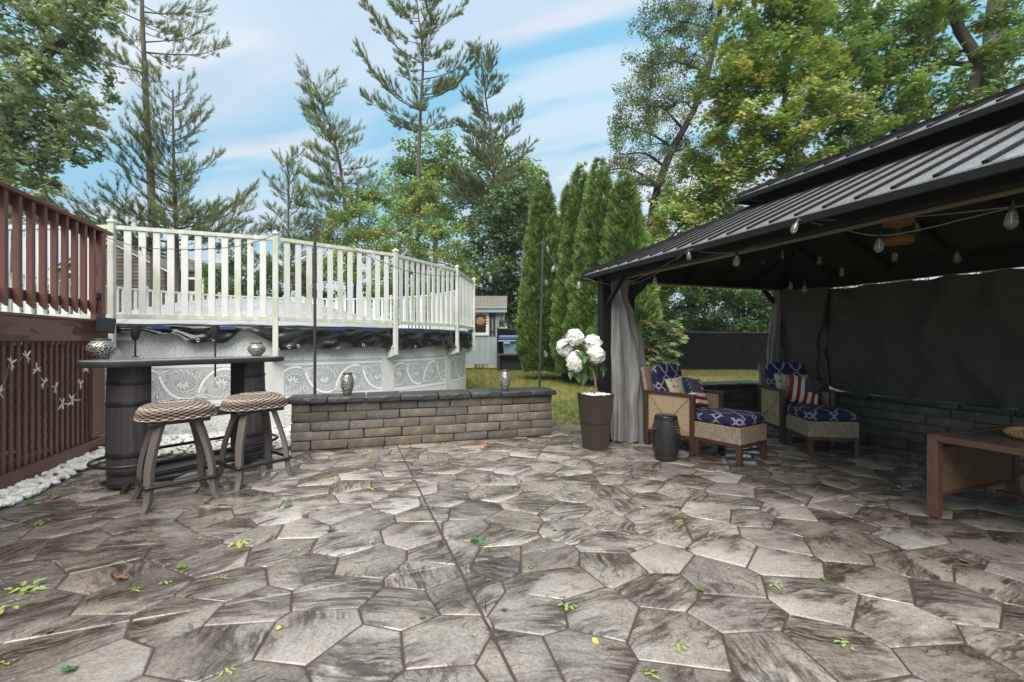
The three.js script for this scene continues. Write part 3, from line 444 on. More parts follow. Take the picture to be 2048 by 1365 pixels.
  const torch = (label, pos, tail) => {
    const t = thing('solar_torch', label, 'torch', pos, 0.3);
    const cup = [[0.006, 0.155], [0.016, 0.165], [0.026, 0.19], [0.034, 0.23], [0.036, 0.26], [0.030, 0.295]];
    part(t, 'cup', [lathe(cup, 24)], phys([0.02, 0.02, 0.022], 0.3, {}));
    part(t, 'cap', [lathe([[0.0, 0.308], [0.033, 0.304], [0.036, 0.297], [0.030, 0.292]], 24)], mBlackMatt);
    for (let k = 0; k < 8; k++) { const a = k / 8 * 6.283; part(t, 'lattice_bar', [tube(cup.slice(1).map(([r, y], i) => [(r + 0.003) * Math.cos(a + i * 0.25), y, (r + 0.003) * Math.sin(a + i * 0.25)]), 0.0028, 10, 5)], mBlack); }
    part(t, 'light_core', [cyl(0.014, 0.02, 0.07, 0, 0.23, 0, 12)], flame);
    part(t, 'stem', [cyl(0.0085, 0.0085, 0.16 + (tail ? 0.21 : 0), 0, 0.08 - (tail ? 0.105 : 0), 0, 10)], mBlack);
    part(t, 'clamp', [rb(0.05, 0.012, 0.035, 0.004, 0, tail ? -0.02 : 0.006, 0)], mBlack);
    return t;
  };
  const tp = at(270, 713, 4.28), tq = at(430, 713, 4.52);
  torch('black torch-shaped solar light standing on the left half of the bar top', [tp.x, 1.0465, tp.z], false);
  torch('black torch-shaped light clamped to the bar edge, its stake hanging below', [tq.x, 1.055, tq.z], true);
  // tall vases on the wall cap
  const vase = (label, pos) => { const t = thing('mosaic_vase', label, 'vase', pos); part(t, 'body', [lathe([[0.0, 0.0], [0.042, 0], [0.048, 0.02], [0.066, 0.08], [0.074, 0.13], [0.068, 0.18], [0.05, 0.228], [0.046, 0.235]], 36)], mPerf); part(t, 'neck', [lathe([[0.044, 0.23], [0.05, 0.236], [0.05, 0.252], [0.045, 0.256], [0.04, 0.25], [0.04, 0.2]], 28)], lid); return t; };
  vase('silver and black mosaic vase on the wall cap in front of the pool frieze', [0.03, 0.58, -5.58]);
  vase('silver and black mosaic vase on the wall cap in front of the lawn', [1.90, 0.58, -5.42]);
}

// ------------------------------------------------------------------ woven bar stools
{
  const wk = [[0.24, 0.19, 0.155], [0.13, 0.095, 0.07], [0.42, 0.37, 0.32]].map(c => mat(c, 0.42));
  const stool = label => {
    R = mulberry(81);
    const t = thing('bar_stool', label, 'bar stool', [0, 0, 0], 0);
    const HW = 0.242, HD = 0.172, Y0 = 0.605;
    const ringAt = (s, n, seg, amp, ph) => { // woven strand number s from the hem (0) to the crown (1)
      const out = [], q0 = 1 - Math.pow(s, 2.5) * 0.97, sx = HW * q0, sz = HD * q0, y = Y0 + 0.02 + 0.122 * (1 - Math.pow(1 - s, 1.9));
      for (let i = 0; i < seg; i++) { const a = i / seg * 2 * Math.PI, c = Math.cos(a), q = Math.sin(a), e = 2.9, rad = Math.pow(Math.pow(Math.abs(c), e) + Math.pow(Math.abs(q), e), -1 / e); const o = amp * Math.sin(a * n / 2 + ph); out.push(V((sx + o) * rad * c, y + o * 0.55, (sz + o) * rad * q)); } return out;
    };
    const NR = 17, stakes = 46;
    for (let i = 0; i < NR; i++) { const s = i / (NR - 1) * 0.985, seg = Math.max(46, Math.round(184 * (1 - s * 0.7))); const c = new THREE.CatmullRomCurve3(ringAt(s, stakes, seg, 0.0075 * (1 - 0.6 * s), i % 2 ? Math.PI : 0), true); part(t, 'woven_strand', [new THREE.TubeGeometry(c, seg, 0.0062 - 0.0012 * s, 5, true)], wk[Math.floor(R() * 3)]); }
    const st = []; for (let k = 0; k < stakes; k++) { const pts = []; for (let i = 0; i <= 10; i++) { const s = i / 10 * 0.95; pts.push(ringAt(s, 1, stakes, 0, 0)[k]); } st.push(tube(pts, 0.0045, 12, 4)); }
    part(t, 'woven_stake', st, wk[1]);
    part(t, 'seat_pan', grid(40, 6, (u, v) => { const p = ringAt(v * 0.99, 1, 40, 0, 0)[Math.round(u * 40) % 40]; return [p.x * 0.965, p.y - 0.012, p.z * 0.965]; }), mat([0.045, 0.035, 0.028], 0.7));
    part(t, 'seat_frame', [rb(2 * HW - 0.10, 0.03, 2 * HD - 0.08, 0.01, 0, Y0 - 0.004, 0)], mat([0.05, 0.04, 0.035], 0.6));
    for (const sx of [-1, 1]) for (const sz of [-1, 1]) { // curved tapering leg, foot kicked out
      const path = [[0.115, 0.60, 0.085], [0.155, 0.45, 0.115], [0.188, 0.28, 0.15], [0.195, 0.15, 0.17], [0.203, 0.06, 0.185], [0.225, 0, 0.205]];
      const c = new THREE.CatmullRomCurve3(path.map(q => V(q[0] * sx, q[1], q[2] * sz))), tang = V(sx * 0.8, 0, sz * 0.6).normalize(), nrm = V(-tang.z, 0, tang.x);
      const g = grid(4, 20, (u, v) => { const p = c.getPoint(v), k = Math.round(u * 4) % 4, w = lerp(0.031, 0.021, v), d = 0.017, A = [[-w, -d], [w, -d], [w, d], [-w, d]][k]; return [p.x + nrm.x * A[0] + tang.x * A[1], p.y, p.z + nrm.z * A[0] + tang.z * A[1], u * 0.1, p.y]; });
      part(t, 'leg', toCreasedNormals(g, 0.5), mLegWood);
    }
    const rx = 0.226, rz = 0.20, q = 0.03, pts = []; for (const [cx, cz, a0] of [[rx - q, rz - q, 0], [-rx + q, rz - q, 1], [-rx + q, -rz + q, 2], [rx - q, -rz + q, 3]]) for (let i = 0; i <= 4; i++) { const a = (a0 + i / 4) * Math.PI / 2; pts.push(V(cx + q * Math.cos(a), 0.165, cz + q * Math.sin(a))); }
    part(t, 'foot_rail', [new THREE.TubeGeometry(new THREE.CatmullRomCurve3(pts, true, 'centripetal'), 120, 0.0145, 9, true)], mIron);
    return t;
  };
  const s1 = stool('nearer woven wicker bar stool with curved grey legs, by the left barrel');
  s1.position.set(-1.20, 0, -4.14); s1.rotation.y = 0.46; s1.userData.group = 'bar stools';
  copyOf(s1, 'bar_stool', 'farther woven wicker bar stool with curved grey legs, before the right barrel', [-0.735, 0, -4.50], 0.58);
}

// ------------------------------------------------------------------ gazebo with a two-tier metal roof
const mRoof = phys(0xffffff, 0.2, { map: T(256, 256, (u, v) => { const k = 0.17 + 0.15 * fbm(u * 50, v * 50, 50, 50, 3, 501) + 0.03 * fbm(u * 4, v * 4, 4, 4, 3, 503); return [k, k, k * 1.05]; }, true, 0.7), bumpMap: T(512, 512, (u, v) => sst(0.5, 0.72, fbm(u * 70, v * 70, 70, 70, 2, 507)), false, 0.7), bumpScale: 0.0012, metalness: 0.1 });
const mRib = phys([0.014, 0.014, 0.015], 0.6, { specularIntensity: 0.25 });
const mCeil = mat([0.012, 0.011, 0.011], 0.6);
const mFrame = phys([0.012, 0.012, 0.0125], 0.5, { specularIntensity: 0.35 });
const GX0 = 2.95, GX1 = 5.92, GZ0 = -4.78, GZ1 = 0.1, EO = 0.19, EY = 2.012, PITCH = 0.46;
{
  const g = thing('gazebo', 'black metal hardtop gazebo with a two-tier standing-seam roof over the seating area', 'gazebo', [(GX0 + GX1) / 2, 0, (GZ0 + GZ1) / 2]);
  const hx = (GX1 - GX0) / 2, hz = (GZ1 - GZ0) / 2, ex = hx + EO, ez = hz + EO;
  const tier = (x1, z1, y0, x2, spacing) => { // hip panels between the eave rectangle and the upper rectangle inset by x1 - x2
    const z2 = z1 - (x1 - x2), y1 = y0 + (x1 - x2) * PITCH, up = 0.012;
    const sides = [[[-x1, -z1], [-x1, z1], [-x2, -z2], [-x2, z2]], [[x1, z1], [x1, -z1], [x2, z2], [x2, -z2]], [[-x1, z1], [x1, z1], [-x2, z2], [x2, z2]], [[x1, -z1], [-x1, -z1], [x2, -z2], [-x2, -z2]]];
    for (const [a, b, c, d] of sides) {
      const L = Math.hypot(b[0] - a[0], b[1] - a[1]), ux = (b[0] - a[0]) / L, uz = (b[1] - a[1]) / L, S = x1 - x2; // S: run of the slope
      const n = Math.round(L / spacing), inn = [-uz, ux]; const inward = (c[0] - a[0]) * inn[0] + (c[1] - a[1]) * inn[1] > 0 ? inn : [uz, -ux];
      const P = (s, r, h = 0) => V(a[0] + ux * s + inward[0] * r, y0 + r * PITCH + h, a[1] + uz * s + inward[1] * r);
      const reach = s => Math.min(S, s, L - s); // the hips cut the panels
      for (let i = 0; i < n; i++) {
        const s0 = i * L / n, s1 = (i + 1) * L / n, r0 = reach(s0), r1 = reach(s1), pts = [P(s0, 0), P(s1, 0), P(s1, r1), P(s0, r0)];
        if (s0 < S && s1 > S) { pts.splice(3, 0, P(S, S)); } if (s0 < L - S && s1 > L - S) { pts.splice(3, 0, P(L - S, S)); }
        const pos = [], ix = []; pts.forEach(p => pos.push(p.x, p.y, p.z)); pts.forEach(p => pos.push(p.x, p.y - 0.02, p.z)); const m = pts.length;
        for (let k = 1; k < m - 1; k++) { ix.push(0, k, k + 1); ix.push(m, m + k + 1, m + k); } for (let k = 0; k < m; k++) { const q = (k + 1) % m; ix.push(k, k + m, q, q, k + m, q + m); }
        const geo = new THREE.BufferGeometry(); geo.setAttribute('position', new THREE.Float32BufferAttribute(pos, 3)); geo.setIndex(ix);
        const f = uvm(geo.toNonIndexed()); f.computeVertexNormals(); part(g, 'roof_panel', f, mRoof);
        if (i > 0 && r0 > 0.03) part(g, 'roof_rib', [beam(P(s0, 0.012, 0.006), P(s0, r0, 0.004), 0.026, 0.020)], mRib);
      }
      { const q = [P(0.03, 0.03, -0.034), P(L - 0.03, 0.03, -0.034), P(L - S, S, -0.034), P(S, S, -0.034)], cg = new THREE.BufferGeometry(); cg.setAttribute('position', new THREE.Float32BufferAttribute(q.flatMap(p => [p.x, p.y, p.z]), 3)); cg.setIndex([0, 1, 2, 0, 2, 3]); part(g, 'ceiling_panel', [uvm(cg.toNonIndexed())], mCeil); }
      part(g, 'hip_cap', [beam(P(0, 0, 0.012), P(S, S, 0.012), 0.07, 0.03)], mRib);
      part(g, 'fascia', [beam(P(-0.01, -0.012, -0.034), P(L + 0.01, -0.012, -0.034), 0.03, 0.046)], mFrame);
    }
    return [x2, z2, y1];
  };
  const S1 = 1.42, SX = ex - 1.21;
  tier(ex, ez, EY, ex - S1, 0.19);
  const uy = 2.748; // upper tier
  const ux1 = SX, uz1 = ez - 1.21, ridge = 0.03; tier(ux1, uz1, uy, ridge, 0.19);
  part(g, 'ridge_cap', [bx(0.09, 0.03, 2 * (uz1 - ux1) + 0.16, 0, uy + (ux1 - ridge) * PITCH + 0.015, 0)], mRib);
  const vx = ex - S1 + 0.02, vz = ez - S1 + 0.02, vy = EY + (S1 - 0.02) * PITCH - 0.02;
  part(g, 'vent_curb', [bx(0.03, 0.2, 2 * vz, -vx, vy + 0.09, 0), bx(0.03, 0.2, 2 * vz, vx, vy + 0.09, 0), bx(2 * vx, 0.2, 0.03, 0, vy + 0.09, -vz), bx(2 * vx, 0.2, 0.03, 0, vy + 0.09, vz)], mFrame);
  for (const sx of [-1, 1]) for (const sz of [-1, 1]) {
    const low = sx > 0 ? 0.565 : 0; // on the right the posts stand on the seat wall
    const p = part(g, 'post', [rb(0.12, 1.98 - low, 0.12, 0.006, sx * hx, low + (1.98 - low) / 2, sz * hz)], mFrame);
    part(p, 'post_foot', [rb(0.17, 0.015, 0.17, 0.004, sx * hx, low + 0.0075, sz * hz)], mFrame);
    part(g, 'brace', [beam(V(sx * hx, 1.62, sz * (hz - 0.05)), V(sx * hx, 1.93, sz * (hz - 0.40)), 0.045, 0.045), beam(V(sx * (hx - 0.05), 1.62, sz * hz), V(sx * (hx - 0.40), 1.93, sz * hz), 0.045, 0.045)], mFrame);
  }
  for (const s of [-1, 1]) { part(g, 'beam', [rb(0.07, s > 0 ? 0.155 : 0.12, 2 * hz, 0.006, s * hx, s > 0 ? 1.967 : 1.985, 0)], mFrame); part(g, 'beam', [rb(2 * hx, 0.12, 0.07, 0.006, 0, 1.985, s * hz)], mFrame); }
  part(g, 'curtain_track', [bx(0.025, 0.02, 2 * hz - 0.1, -hx + 0.07, 1.918, 0), bx(2 * hx - 0.1, 0.02, 0.025, 0, 1.918, -hz + 0.06)], mat([0.20, 0.17, 0.12], 0.4, { metalness: 0.5 }));
  // rafters under the lower roof
  for (const s of [-1, 1]) for (let z = -hz + 0.75; z < hz - 0.4; z += 0.62) part(g, 'rafter', [beam(V(s * hx, 2.02, z), V(s * (ex - S1), EY + S1 * PITCH - 0.06, z), 0.04, 0.05)], mFrame);
  for (const s of [-1, 1]) for (let x = -hx + 0.6; x < hx - 0.4; x += 0.6) part(g, 'rafter', [beam(V(x, 2.02, s * hz), V(x, EY + Math.min(S1, hx - Math.abs(x)) * PITCH - 0.05, s * (ez - Math.min(S1, hx - Math.abs(x)))), 0.035, 0.045)], mFrame);
  for (const sx of [-1, 1]) for (const sz of [-1, 1]) part(g, 'rafter', [beam(V(sx * hx, 2.03, sz * hz), V(sx * (ex - S1), EY + S1 * PITCH - 0.05, sz * (ez - S1)), 0.05, 0.06)], mFrame);
}
const mGrey = mat(0xffffff, 0.55, { map: T(256, 256, (u, v) => { const k = 0.16 + 0.05 * fbm(u * 120, v * 120, 120, 120, 2, 521) + 0.04 * fbm(u * 5, v * 5, 5, 5, 3, 523); return [k, k * 0.985, k * 0.995]; }, true, 0.5) });
const mNet = mat([0.012, 0.012, 0.012], 0.85);
const mDarkCloth = mat(0xffffff, 0.8, { map: T(256, 256, (u, v) => { const k = 0.042 + 0.014 * fbm(u * 80, v * 80, 80, 80, 2, 531) + 0.010 * fbm(u * 4, v * 3, 4, 3, 3, 533); return [k * 1.12, k * 0.98, k * 0.9]; }, true, 0.6) });
// a gathered curtain: outline given by centre and half widths at heights, folds running down
function gathered(profile, folds, seed, x0, ry = 1) {
  const at_ = h => { let i = 0; while (i < profile.length - 2 && profile[i + 1][0] < h) i++; const a = profile[i], b = profile[i + 1], t = sst(0, 1, (h - a[0]) / (b[0] - a[0])); return a.map((q, k) => lerp(q, b[k], t)); };
  const h0 = profile[0][0], h1 = profile[profile.length - 1][0];
  return grid(160, 48, (u, v) => {
    const h = lerp(h0, h1, v), [, cx, cz, wx, wz, tilt] = at_(h), a = u * Math.PI * 2;
    const loose = sst(h1, h1 - 0.5, h), f = 1 + (0.32 + 0.12 * loose) * Math.sin(a * folds + 2.2 * fbm(u * 5, v * 2.2, 5, 0, 3, seed) * 3 + seed) * (0.55 + 0.45 * Math.sin(a * 3 + seed)) + 0.10 * Math.sin(a * (folds * 2 + 1) + v * 4 + seed * 2) + 0.05 * (fbm(u * 20, v * 9, 20, 0, 2, seed + 5) - 0.5);
    const hem = v === 0 ? 0.012 * Math.sin(a * folds + 1) : 0;
    return [cx + wx * f * Math.cos(a) + (tilt || 0) * 0, h + hem, cz + wz * f * Math.sin(a) * ry, u * 1.6, h];
  });
}
{
  const c1 = thing('gazebo_curtain', 'grey curtain gathered round the left gazebo post beside the planter', 'curtain', [GX0 + 0.10, 0, GZ0 + 0.02], -0.35);
  part(c1, 'fabric', gathered([[0.012, 0.165, 0.02, 0.20, 0.14], [0.25, 0.165, 0.02, 0.20, 0.135], [0.7, 0.16, 0.0, 0.205, 0.13], [1.15, 0.13, 0.0, 0.19, 0.11], [1.5, 0.10, 0.0, 0.15, 0.09], [1.74, 0.07, 0.01, 0.10, 0.065], [1.86, 0.06, 0.0, 0.12, 0.06], [1.94, 0.06, 0, 0.15, 0.05]], 6, 3), mGrey);
  part(c1, 'tie_band', [lathe([[0.105, -0.02], [0.11, 0], [0.105, 0.02]], 24).scale(1, 1, 0.7).translate(0.07, 1.75, 0)], mGrey);
  part(c1, 'mosquito_net', gathered([[0.012, 0.20, -0.10, 0.11, 0.05], [0.7, 0.17, -0.10, 0.12, 0.05], [1.3, 0.15, -0.1, 0.10, 0.05], [1.7, 0.17, -0.1, 0.09, 0.05], [1.94, 0.24, -0.1, 0.17, 0.05]], 5, 8), mNet);
  const q1 = atZ(1546, 700, GZ0);
  const c2 = thing('gazebo_curtain', 'narrow pale grey curtain at the far gazebo post behind the corner chair', 'curtain', [q1.x, 0, GZ0 + 0.02], -0.1);
  part(c2, 'fabric', gathered([[0.585, 0, 0, 0.105, 0.06], [1.0, 0.0, 0, 0.10, 0.06], [1.5, 0.03, 0, 0.07, 0.05], [1.8, 0.05, 0, 0.05, 0.04], [1.93, 0.06, 0, 0.05, 0.03]], 3, 5), mGrey);
  part(c2, 'fabric', gathered([[0.585, 0.17, 0.05, 0.07, 0.05], [1.2, 0.18, 0.05, 0.07, 0.05], [1.93, 0.19, 0.05, 0.06, 0.04]], 3, 15), mGrey);
  // right side: tied net, big panel, second panel
  const XC = GX1 - 0.085;
  const c3 = thing('gazebo_curtain', 'dark net curtain tied back with a band next to the far corner of the gazebo', 'curtain', [XC - 0.02, 0, GZ0 + 0.42]);
  part(c3, 'fabric', gathered([[0.585, 0, -0.06, 0.05, 0.26], [0.9, 0, -0.06, 0.045, 0.24], [1.05, 0, -0.05, 0.04, 0.22], [1.3, 0, -0.08, 0.045, 0.26], [1.6, 0, -0.10, 0.05, 0.32], [1.9, 0, -0.12, 0.04, 0.36]], 6, 21), mDarkCloth);
  part(c3, 'tie_band', [lathe([[0.06, -0.03], [0.066, 0], [0.06, 0.03]], 20).scale(0.75, 1, 1).translate(0, 1.06, 0.01)], mDarkCloth);
  const panel = (z0, z1, seed, lowL, lift) => grid(130, 46, (u, v) => {
    const z = lerp(z0, z1, u), sag = 0.016 * Math.abs(Math.sin(u * Math.PI * (z1 - z0) / 0.42)), top = 1.875 - sag;
    const swoop = lowL * Math.pow(clamp(1 - u / 0.28), 1.6), bot = 0.5712 + swoop; const h = lerp(bot, top, v);
    const fold = 0.034 * Math.sin(u * (z1 - z0) * 13 + 6 * fbm(u * 4, v * 2, 0, 0, 3, seed)) * (0.5 + 0.5 * v) + 0.20 * (fbm(u * (z1 - z0) * 2.6 + v * 1.4, v * 2.4, 0, 0, 4, seed + 3) - 0.5) + 0.012 * Math.sin((u * 14 - v * 7) + seed);
    return [XC + fold + lift * (1 - v) * u * 0, h, z, z, h];
  });
  const c4 = thing('gazebo_curtain', 'wide dark curtain panel above the stone wall on the right gazebo side', 'curtain', [0, 0, 0]);
  part(c4, 'fabric', panel(GZ0 + 0.30, -2.17, 31, 0.30, 0), mDarkCloth);
  const rings = []; for (let z = GZ0 + 0.5; z < -2.2; z += 0.42) rings.push(mv(new THREE.TorusGeometry(0.016, 0.005, 8, 18), XC - 0.012, 1.862, z, 0, Math.PI / 2)); rings.forEach(r => part(c4, 'eyelet', [r], mSteel));
  const c5 = thing('gazebo_curtain', 'dark curtain panel at the right edge, parted from the wide panel by a slit', 'curtain', [0, 0, 0]);
  part(c5, 'fabric', grid(70, 40, (u, v) => { const z = lerp(-2.15 + 0.10 * Math.pow(1 - v, 1.3), GZ1 + 0.1, u), h = lerp(0.5712, 1.875, v); return [XC + 0.022 * Math.sin(z * 14) + 0.05 * (fbm(z * 3, v * 2, 0, 0, 3, 45) - 0.5), h, z, z, h]; }), mDarkCloth);
}
{ // pendant lamp under the roof
  const p = V((GX0 + GX1) / 2, 2.13, -2.5), wood = mat(0xffffff, 0.5, { map: woodT(541, [0.16, 0.06, 0.022], [0.30, 0.125, 0.045], 12) });
  const t = thing('pendant_lamp', 'round wooden pendant lamp with a single bulb hanging under the gazebo roof', 'lamp', [p.x, p.y, p.z]); t.scale.setScalar(0.82);
  part(t, 'bottom_ring', [lathe([[0.115, -0.12], [0.13, -0.12], [0.13, -0.055], [0.115, -0.055], [0.115, -0.12]], 36)], wood); part(t, 'top_ring', [lathe([[0, 0.135], [0.115, 0.13], [0.13, 0.13], [0.13, 0.07], [0.118, 0.07], [0.118, 0.11], [0, 0.115]], 36)], wood);
  for (let k = 0; k < 4; k++) part(t, 'rod', [cyl(0.005, 0.005, 0.2, 0.12 * Math.cos(k * 1.571), 0.0, 0.12 * Math.sin(k * 1.571), 8)], mBlack);
  part(t, 'bulb', [lathe([[0, -0.03], [0.022, -0.02], [0.03, 0.005], [0.022, 0.035], [0.013, 0.055]], 16)], phys([0.95, 0.9, 0.8], 0.08, { transmission: 1, thickness: 0 })); part(t, 'socket', [cyl(0.015, 0.015, 0.06, 0, 0.085, 0, 12)], mat([0.35, 0.2, 0.06], 0.35, { metalness: 0.6 }));
  part(t, 'chain', [cyl(0.004, 0.004, 0.84, 0, 0.55, 0, 6)], mBlack);
}

// ------------------------------------------------------------------ poles and string lights
const glass = phys([0.92, 0.93, 0.93], 0.07, { transmission: 0.94, thickness: 0, ior: 1.6 });
const mSock = mat([0.02, 0.02, 0.02], 0.4), mWire = mat([0.05, 0.05, 0.052], 0.35), mWireL = mat([0.14, 0.14, 0.14], 0.3), mFil = mat([0.55, 0.45, 0.25], 0.4);
const bulbG = lathe([[0.0, -0.128], [0.013, -0.124], [0.026, -0.108], [0.030, -0.092], [0.026, -0.065], [0.018, -0.04], [0.014, -0.03]], 16), sockG = M([cyl(0.016, 0.014, 0.035, 0, -0.018, 0, 10), cyl(0.006, 0.006, 0.03, 0, 0.012, 0, 6)]), filG = M([cyl(0.003, 0.003, 0.05, 0, -0.07, 0, 5), cyl(0.006, 0.004, 0.02, 0, -0.042, 0, 6)]);
function stringLight(label, wires, bulbs, wmat = mWire, r = 0.0042) {
  const t = thing('string_light', label, 'string lights', [0, 0, 0], 0, undefined);
  wires.forEach(w => part(t, 'wire', [tube(w, r, 60, 6)], wmat));
  bulbs.forEach(([p, s, rx, rz]) => { const b = part(t, 'bulb', bulbG, glass); b.position.copy(p); b.scale.setScalar(0.98 * (s || 1)); b.rotation.set(rx || 0, 0, rz || 0); part(b, 'socket', sockG, mSock); part(b, 'filament', filG, mFil); });
  return t;
}
{
  const Z = -5.98, p1 = atZ(629.5, 437, Z), p2 = atZ(1086, 482, Z), f2 = atZ(1077, 775, Z);
  const pole = (label, top, footx) => { const t = thing('light_pole', label, 'pole', [footx, 0, Z], 0, 'poles of the string lights'); part(t, 'shaft', [tube([[0, 0.005, 0], [(top.x - footx) / 2, top.y / 2, 0], [top.x - footx, top.y, 0]], 0.018, 8, 10)], mPole); part(t, 'hook', [tube([[top.x - footx, top.y - 0.01, 0], [top.x - footx + 0.01, top.y + 0.03, 0], [top.x - footx + 0.03, top.y + 0.02, 0]], 0.005, 8, 6)], mPole); };
  pole('thin dark light pole behind the stone wall, before the pool fence', p1, p1.x); pole('thin dark light pole behind the right end of the stone wall, before the arborvitae', p2, f2.x);
  const D = atX(206, 474, -2.5), c0 = V(GX0 - EO - 0.02, EY - 0.03, GZ0 - EO - 0.02);
  const m = (x, y, t) => at(x, y, t);
  stringLight('string of small bulbs from the wooden deck post along the pool fence', [[D, m(277, 495, 5.1), m(345, 499, 5.15), m(400, 499, 5.2), m(492, 490, 5.3), p1]], [[m(280, 497, 5.1), 0.8], [m(504, 489, 5.3), 0.8]]);
  const b1 = m(823, 545, 5.95), b2 = m(981, 548, 6.3);
  stringLight('string of clear bulbs sagging between the two poles above the stone wall', [[p1, m(700, 494, 5.7), m(765, 525, 5.85), b1, m(900, 553, 6.15), b2, m(1033, 520, 6.5), p2]], [[b1, 1], [b2, 1], [m(1030, 521, 6.45), 0.8, 0.6, 1.0]]);
  stringLight('tangled string of clear bulbs from the second pole to the gazebo corner', [[p2, m(1097, 506, 6.5), m(1111, 528, 6.4), m(1133, 541, 6.2), c0], [m(1111, 528, 6.4), m(1118, 553, 6.35), m(1126, 566, 6.3)], [p2, m(1085, 545, 6.6), m(1084, 600, 6.6), m(1082, 660, 6.6), m(1083, 700, 6.58)]], [[m(1093, 490, 6.5), 0.9, 0, 0.3], [m(1110, 528, 6.4), 1.05, 0, -0.35], [m(1090, 556, 6.6), 0.9, 0, 0.3], [m(1086, 698, 6.58), 1.1, 0, 0.5], [c0.clone().add(V(-0.01, -0.02, 0)), 0.95, 0, -0.2]]);
  // along the near eave of the gazebo
  const e = (px, py, X) => atX(px, py, X), X0 = GX0 - EO - 0.03;
  stringLight('string of clear bulbs looped along the front eave of the gazebo, the most visible one', [
    [c0, m(1180, 560, 5.4), m(1205, 567, 5.35), m(1238, 572, 5.3), m(1275, 566, 5.0), m(1311, 549, 4.7), m(1345, 529, 4.4), e(1372, 505, X0), e(1388, 498, X0)],
    [m(1238, 572, 5.3), m(1290, 553, 4.8), m(1330, 531, 4.4), e(1376, 502, X0)],
    [e(1378, 500, X0), m(1422, 506, 3.75), m(1474, 506, 3.6), m(1520, 489, 3.45), m(1560, 462, 3.35), e(1600, 443, X0)],
    [e(1600, 441, X0), m(1700, 440, 2.85), m(1800, 436, 2.7), m(1900, 428, 2.5), m(2026, 414, 2.3), m(2100, 405, 2.2)], [e(1600, 441, X0), m(1670, 456, 2.95), m(1758, 472, 2.75), m(1850, 458, 2.6), m(1940, 436, 2.45), m(2026, 416, 2.3), m(2110, 400, 2.15)]],
    [[m(1238, 570, 5.3), 1.15, 0, 0.1], [m(1310, 550, 4.7), 1.0], [e(1377, 499, X0), 0.75, 0, 0.1], [m(1475, 505, 3.6), 0.95, 0, -0.1], [e(1597, 440, X0), 0.75, 0.2, -0.35], [m(1761, 470, 2.75), 0.9, 0, -0.15], [m(2026, 410, 2.3), 1.0, 0.1, 0.1]], mWireL, 0.0036);
  const inner = [[1412, 513], [1474, 550], [1525, 513], [1565, 502], [1581, 565], [1609, 570], [1640, 512], [1684, 535], [1790, 503], [1835, 444], [1915, 503]].map(([x, y]) => atX(x, y - 4, 5.1));
  stringLight('string of clear bulbs running under the dark gazebo ceiling', [[inner[1], inner[0], inner[2], inner[3], inner[6], inner[9]], [inner[4], inner[5], inner[7], inner[8], inner[10]]], inner.map(p => [p, 1.05]), mBlackMatt, 0.003);
}

